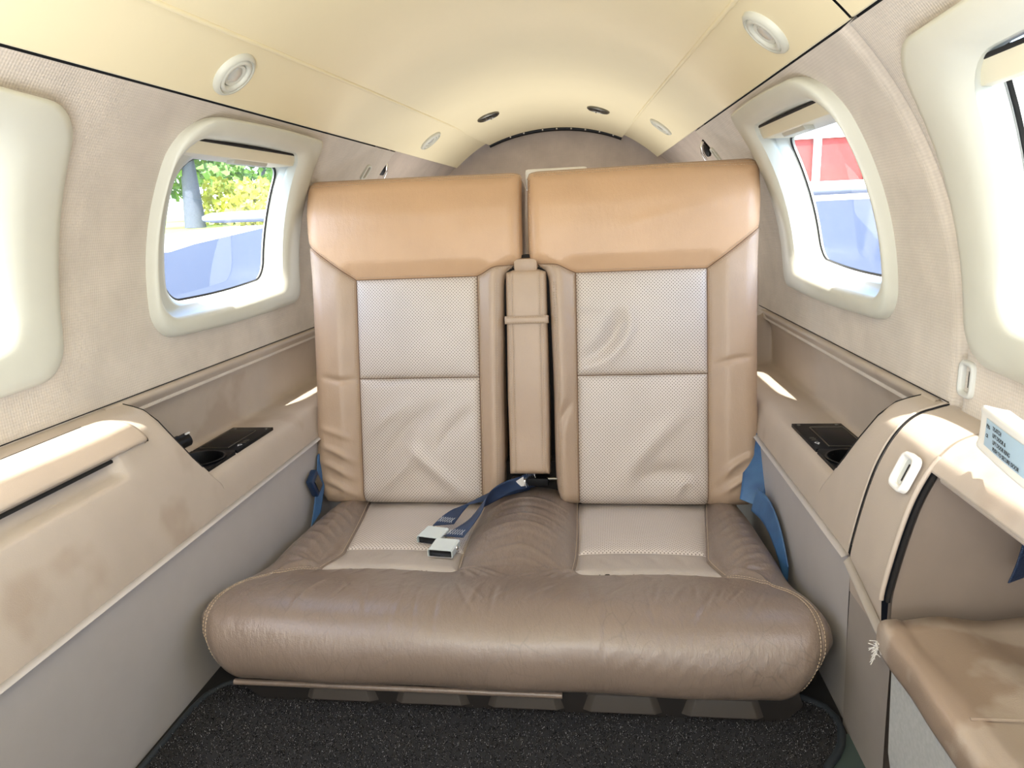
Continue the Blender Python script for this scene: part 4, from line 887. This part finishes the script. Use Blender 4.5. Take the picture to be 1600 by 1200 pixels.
# ------------------------------------------------------------------ outside: apron, grass, trees, buildings, tailplane
gz = lambda y: -1.65+.045*y
def ground(name, pts, mat, dz=0):
    tag(mesh(name, [(x, y, gz(y)+dz) for x, y in pts], [tuple(range(len(pts)))], mat, None, False), kind='structure')
ground('grass_field', [(-160, -60), (160, -60), (160, 170), (-160, 170)], 'grass', -.10)
ground('concrete_apron', [(-70, -60), (90, -60), (90, 70), (-34, 70), (-30, 40), (-70, 20)], 'concrete', -.05)
ground('tarmac', [(-40, -50), (60, -50), (60, 52), (-2, 52), (-26, 54), (-19, 31), (-17, 26), (-40, -5)], 'tarmac', 0)
def tree(name, x, y, h, r, mat, lb, trunk=True, n=900):
    t = empty(name, (x, y, gz(y)-.1), lb, 'tree' if trunk else 'bush')
    if trunk:
        m = MB(); m.tube([(0, 0, 0), (.1, 0, h*.25), (0, .1, h*.5), (.2, 0, h*.8)], [r*.17, r*.13, r*.1, r*.03], 10); m.build('trunk', 'bark', t, True)
    V = []; F = []; c0 = h*.68 if trunk else h*.45
    for k in range(n):
        d = rng.normal(0, 1, 3); d /= np.linalg.norm(d); p = np.array([0, 0, c0])+d*np.array([r, r, h*(.36 if trunk else .5)])*rng.uniform(.45, 1)**.5*(1+.25*math.sin(5*d[0]+3*d[2]))
        a_, b_ = rng.normal(0, 1, 3), rng.normal(0, 1, 3); s = r*.10; o = len(V); a_ = a_/np.linalg.norm(a_)*s; b_ = b_/np.linalg.norm(b_)*s
        V += [p-a_, p-b_, p+a_, p+b_]; F.append((o, o+1, o+2, o+3))
    tag(mesh('foliage', V, F, mat, t, False), kind='stuff')
tree('tree', -36.5, 60, 15, 5.5, 'leafd', 'tall tree with a grey trunk seen through the left rear window')
tree('tree', -58, 95, 12, 6, 'leafd', 'distant green tree beyond the grass, left of the tall trunk')
tree('bush', -37.5, 68, 4.6, 3.3, 'leafy', 'yellow green bush beside the tall trunk outside the left rear window', False)
tree('bush', -29.6, 60, 4.2, 3.3, 'leafy', 'yellow green bush next to the grey shed outside the left rear window', False)
tree('tree', -44, 90, 9, 6, 'leafd', 'distant green tree behind the yellow bushes')
tree('tree', -62, 10, 11, 6, 'leafd', 'green tree outside the left near window')
def building(name, lb, x0, x1, y, h, wall, roofm, posts, depth=10, rh=2.0):
    b = empty(name, ((x0+x1)/2, y, gz(y)-.2), lb, 'building'); L_ = x1-x0
    m = MB(); m.box((0, depth/2, h/2), (L_, depth, h)); m.build('wall', wall, b)
    m = MB(); v = [(-L_/2-.4, -.4, h), (L_/2+.4, -.4, h), (L_/2+.4, depth, h+rh), (-L_/2-.4, depth, h+rh), (-L_/2-.4, -.4, h+.35), (L_/2+.4, -.4, h+.35), (L_/2+.4, depth, h+rh+.35), (-L_/2-.4, depth, h+rh+.35)]
    m.add(v, [(0, 1, 2, 3), (4, 7, 6, 5), (0, 4, 5, 1), (1, 5, 6, 2), (2, 6, 7, 3), (3, 7, 4, 0)]); m.build('roof', roofm, b)
    for px_ in posts:
        m = MB(); m.box((px_-(x0+x1)/2, -.5, h/2), (.7, .35, h)); m.build('post', 'paint', b)
    m = MB(); m.box((0, -.1, .5), (L_, .2, 1.0)); m.build('plinth', 'greywall', b)
building('hangar', 'long red clad hangar with white posts outside the right rear window', 12, 48, 75, 5.6, 'redwall', 'paint', (22.5, 27.5, 34), 14, 2.4)
building('shed', 'pale grey shed outside the left rear window at the end of the bushes', -29, -23.5, 64, 6.5, 'greywall', 'paint', (), 8, 1.0)
building('hangar', 'pale hangar with a red roof outside the right near window', 38, 80, 44, 6, 'greywall', 'redwall', (44, 56), 14, 2.4)
tp_ = empty('aircraft_tail', (0, 0, 0), 'white tail cone and horizontal tailplane of the aircraft seen through the rear windows', 'aircraft tail')
for s in (-1, 1):
    secs = []
    af = [(0, 0), (.02, .5), (.12, .9), (.35, 1), (.7, .55), (1, .05), (1, -.05), (.7, -.5), (.35, -.75), (.12, -.7), (.02, -.4)]
    for x, k in ((.18, 1), (1.2, .92), (2.2, .82), (2.42, .76), (2.48, .6), (2.50, .2)):
        ch = .78*k; th = .052*k; secs.append([(s*x, 4.15+.06*x+(.78-ch)*.35+a*ch, .128+.0*x+b*th) for a, b in af])
    P = np.array(secs); grid('stabiliser', P, 'paint', tp_, wrap=True, flip=s > 0)
    m = MB(); m.add([tuple(v_) for v_ in P[-1]], [tuple(range(len(af)))]); m.build('tip_cap', 'paint', tp_)
P = np.array([[(r*math.cos(a_), y, -.12+zc+r*math.sin(a_)) for a_ in np.linspace(0, 2*math.pi, 33)[:-1]] for y, r, zc in ((3.12, .66, -.08), (3.6, .50, .0), (4.2, .34, .08), (5.2, .12, .15))])
grid('tail_cone', P, 'paint', tp_, wrap=True)

# ------------------------------------------------------------------ lift everything onto z = 0 floor
for o in list(S.objects):
    if o.parent is None: o.location.z += ZOFF
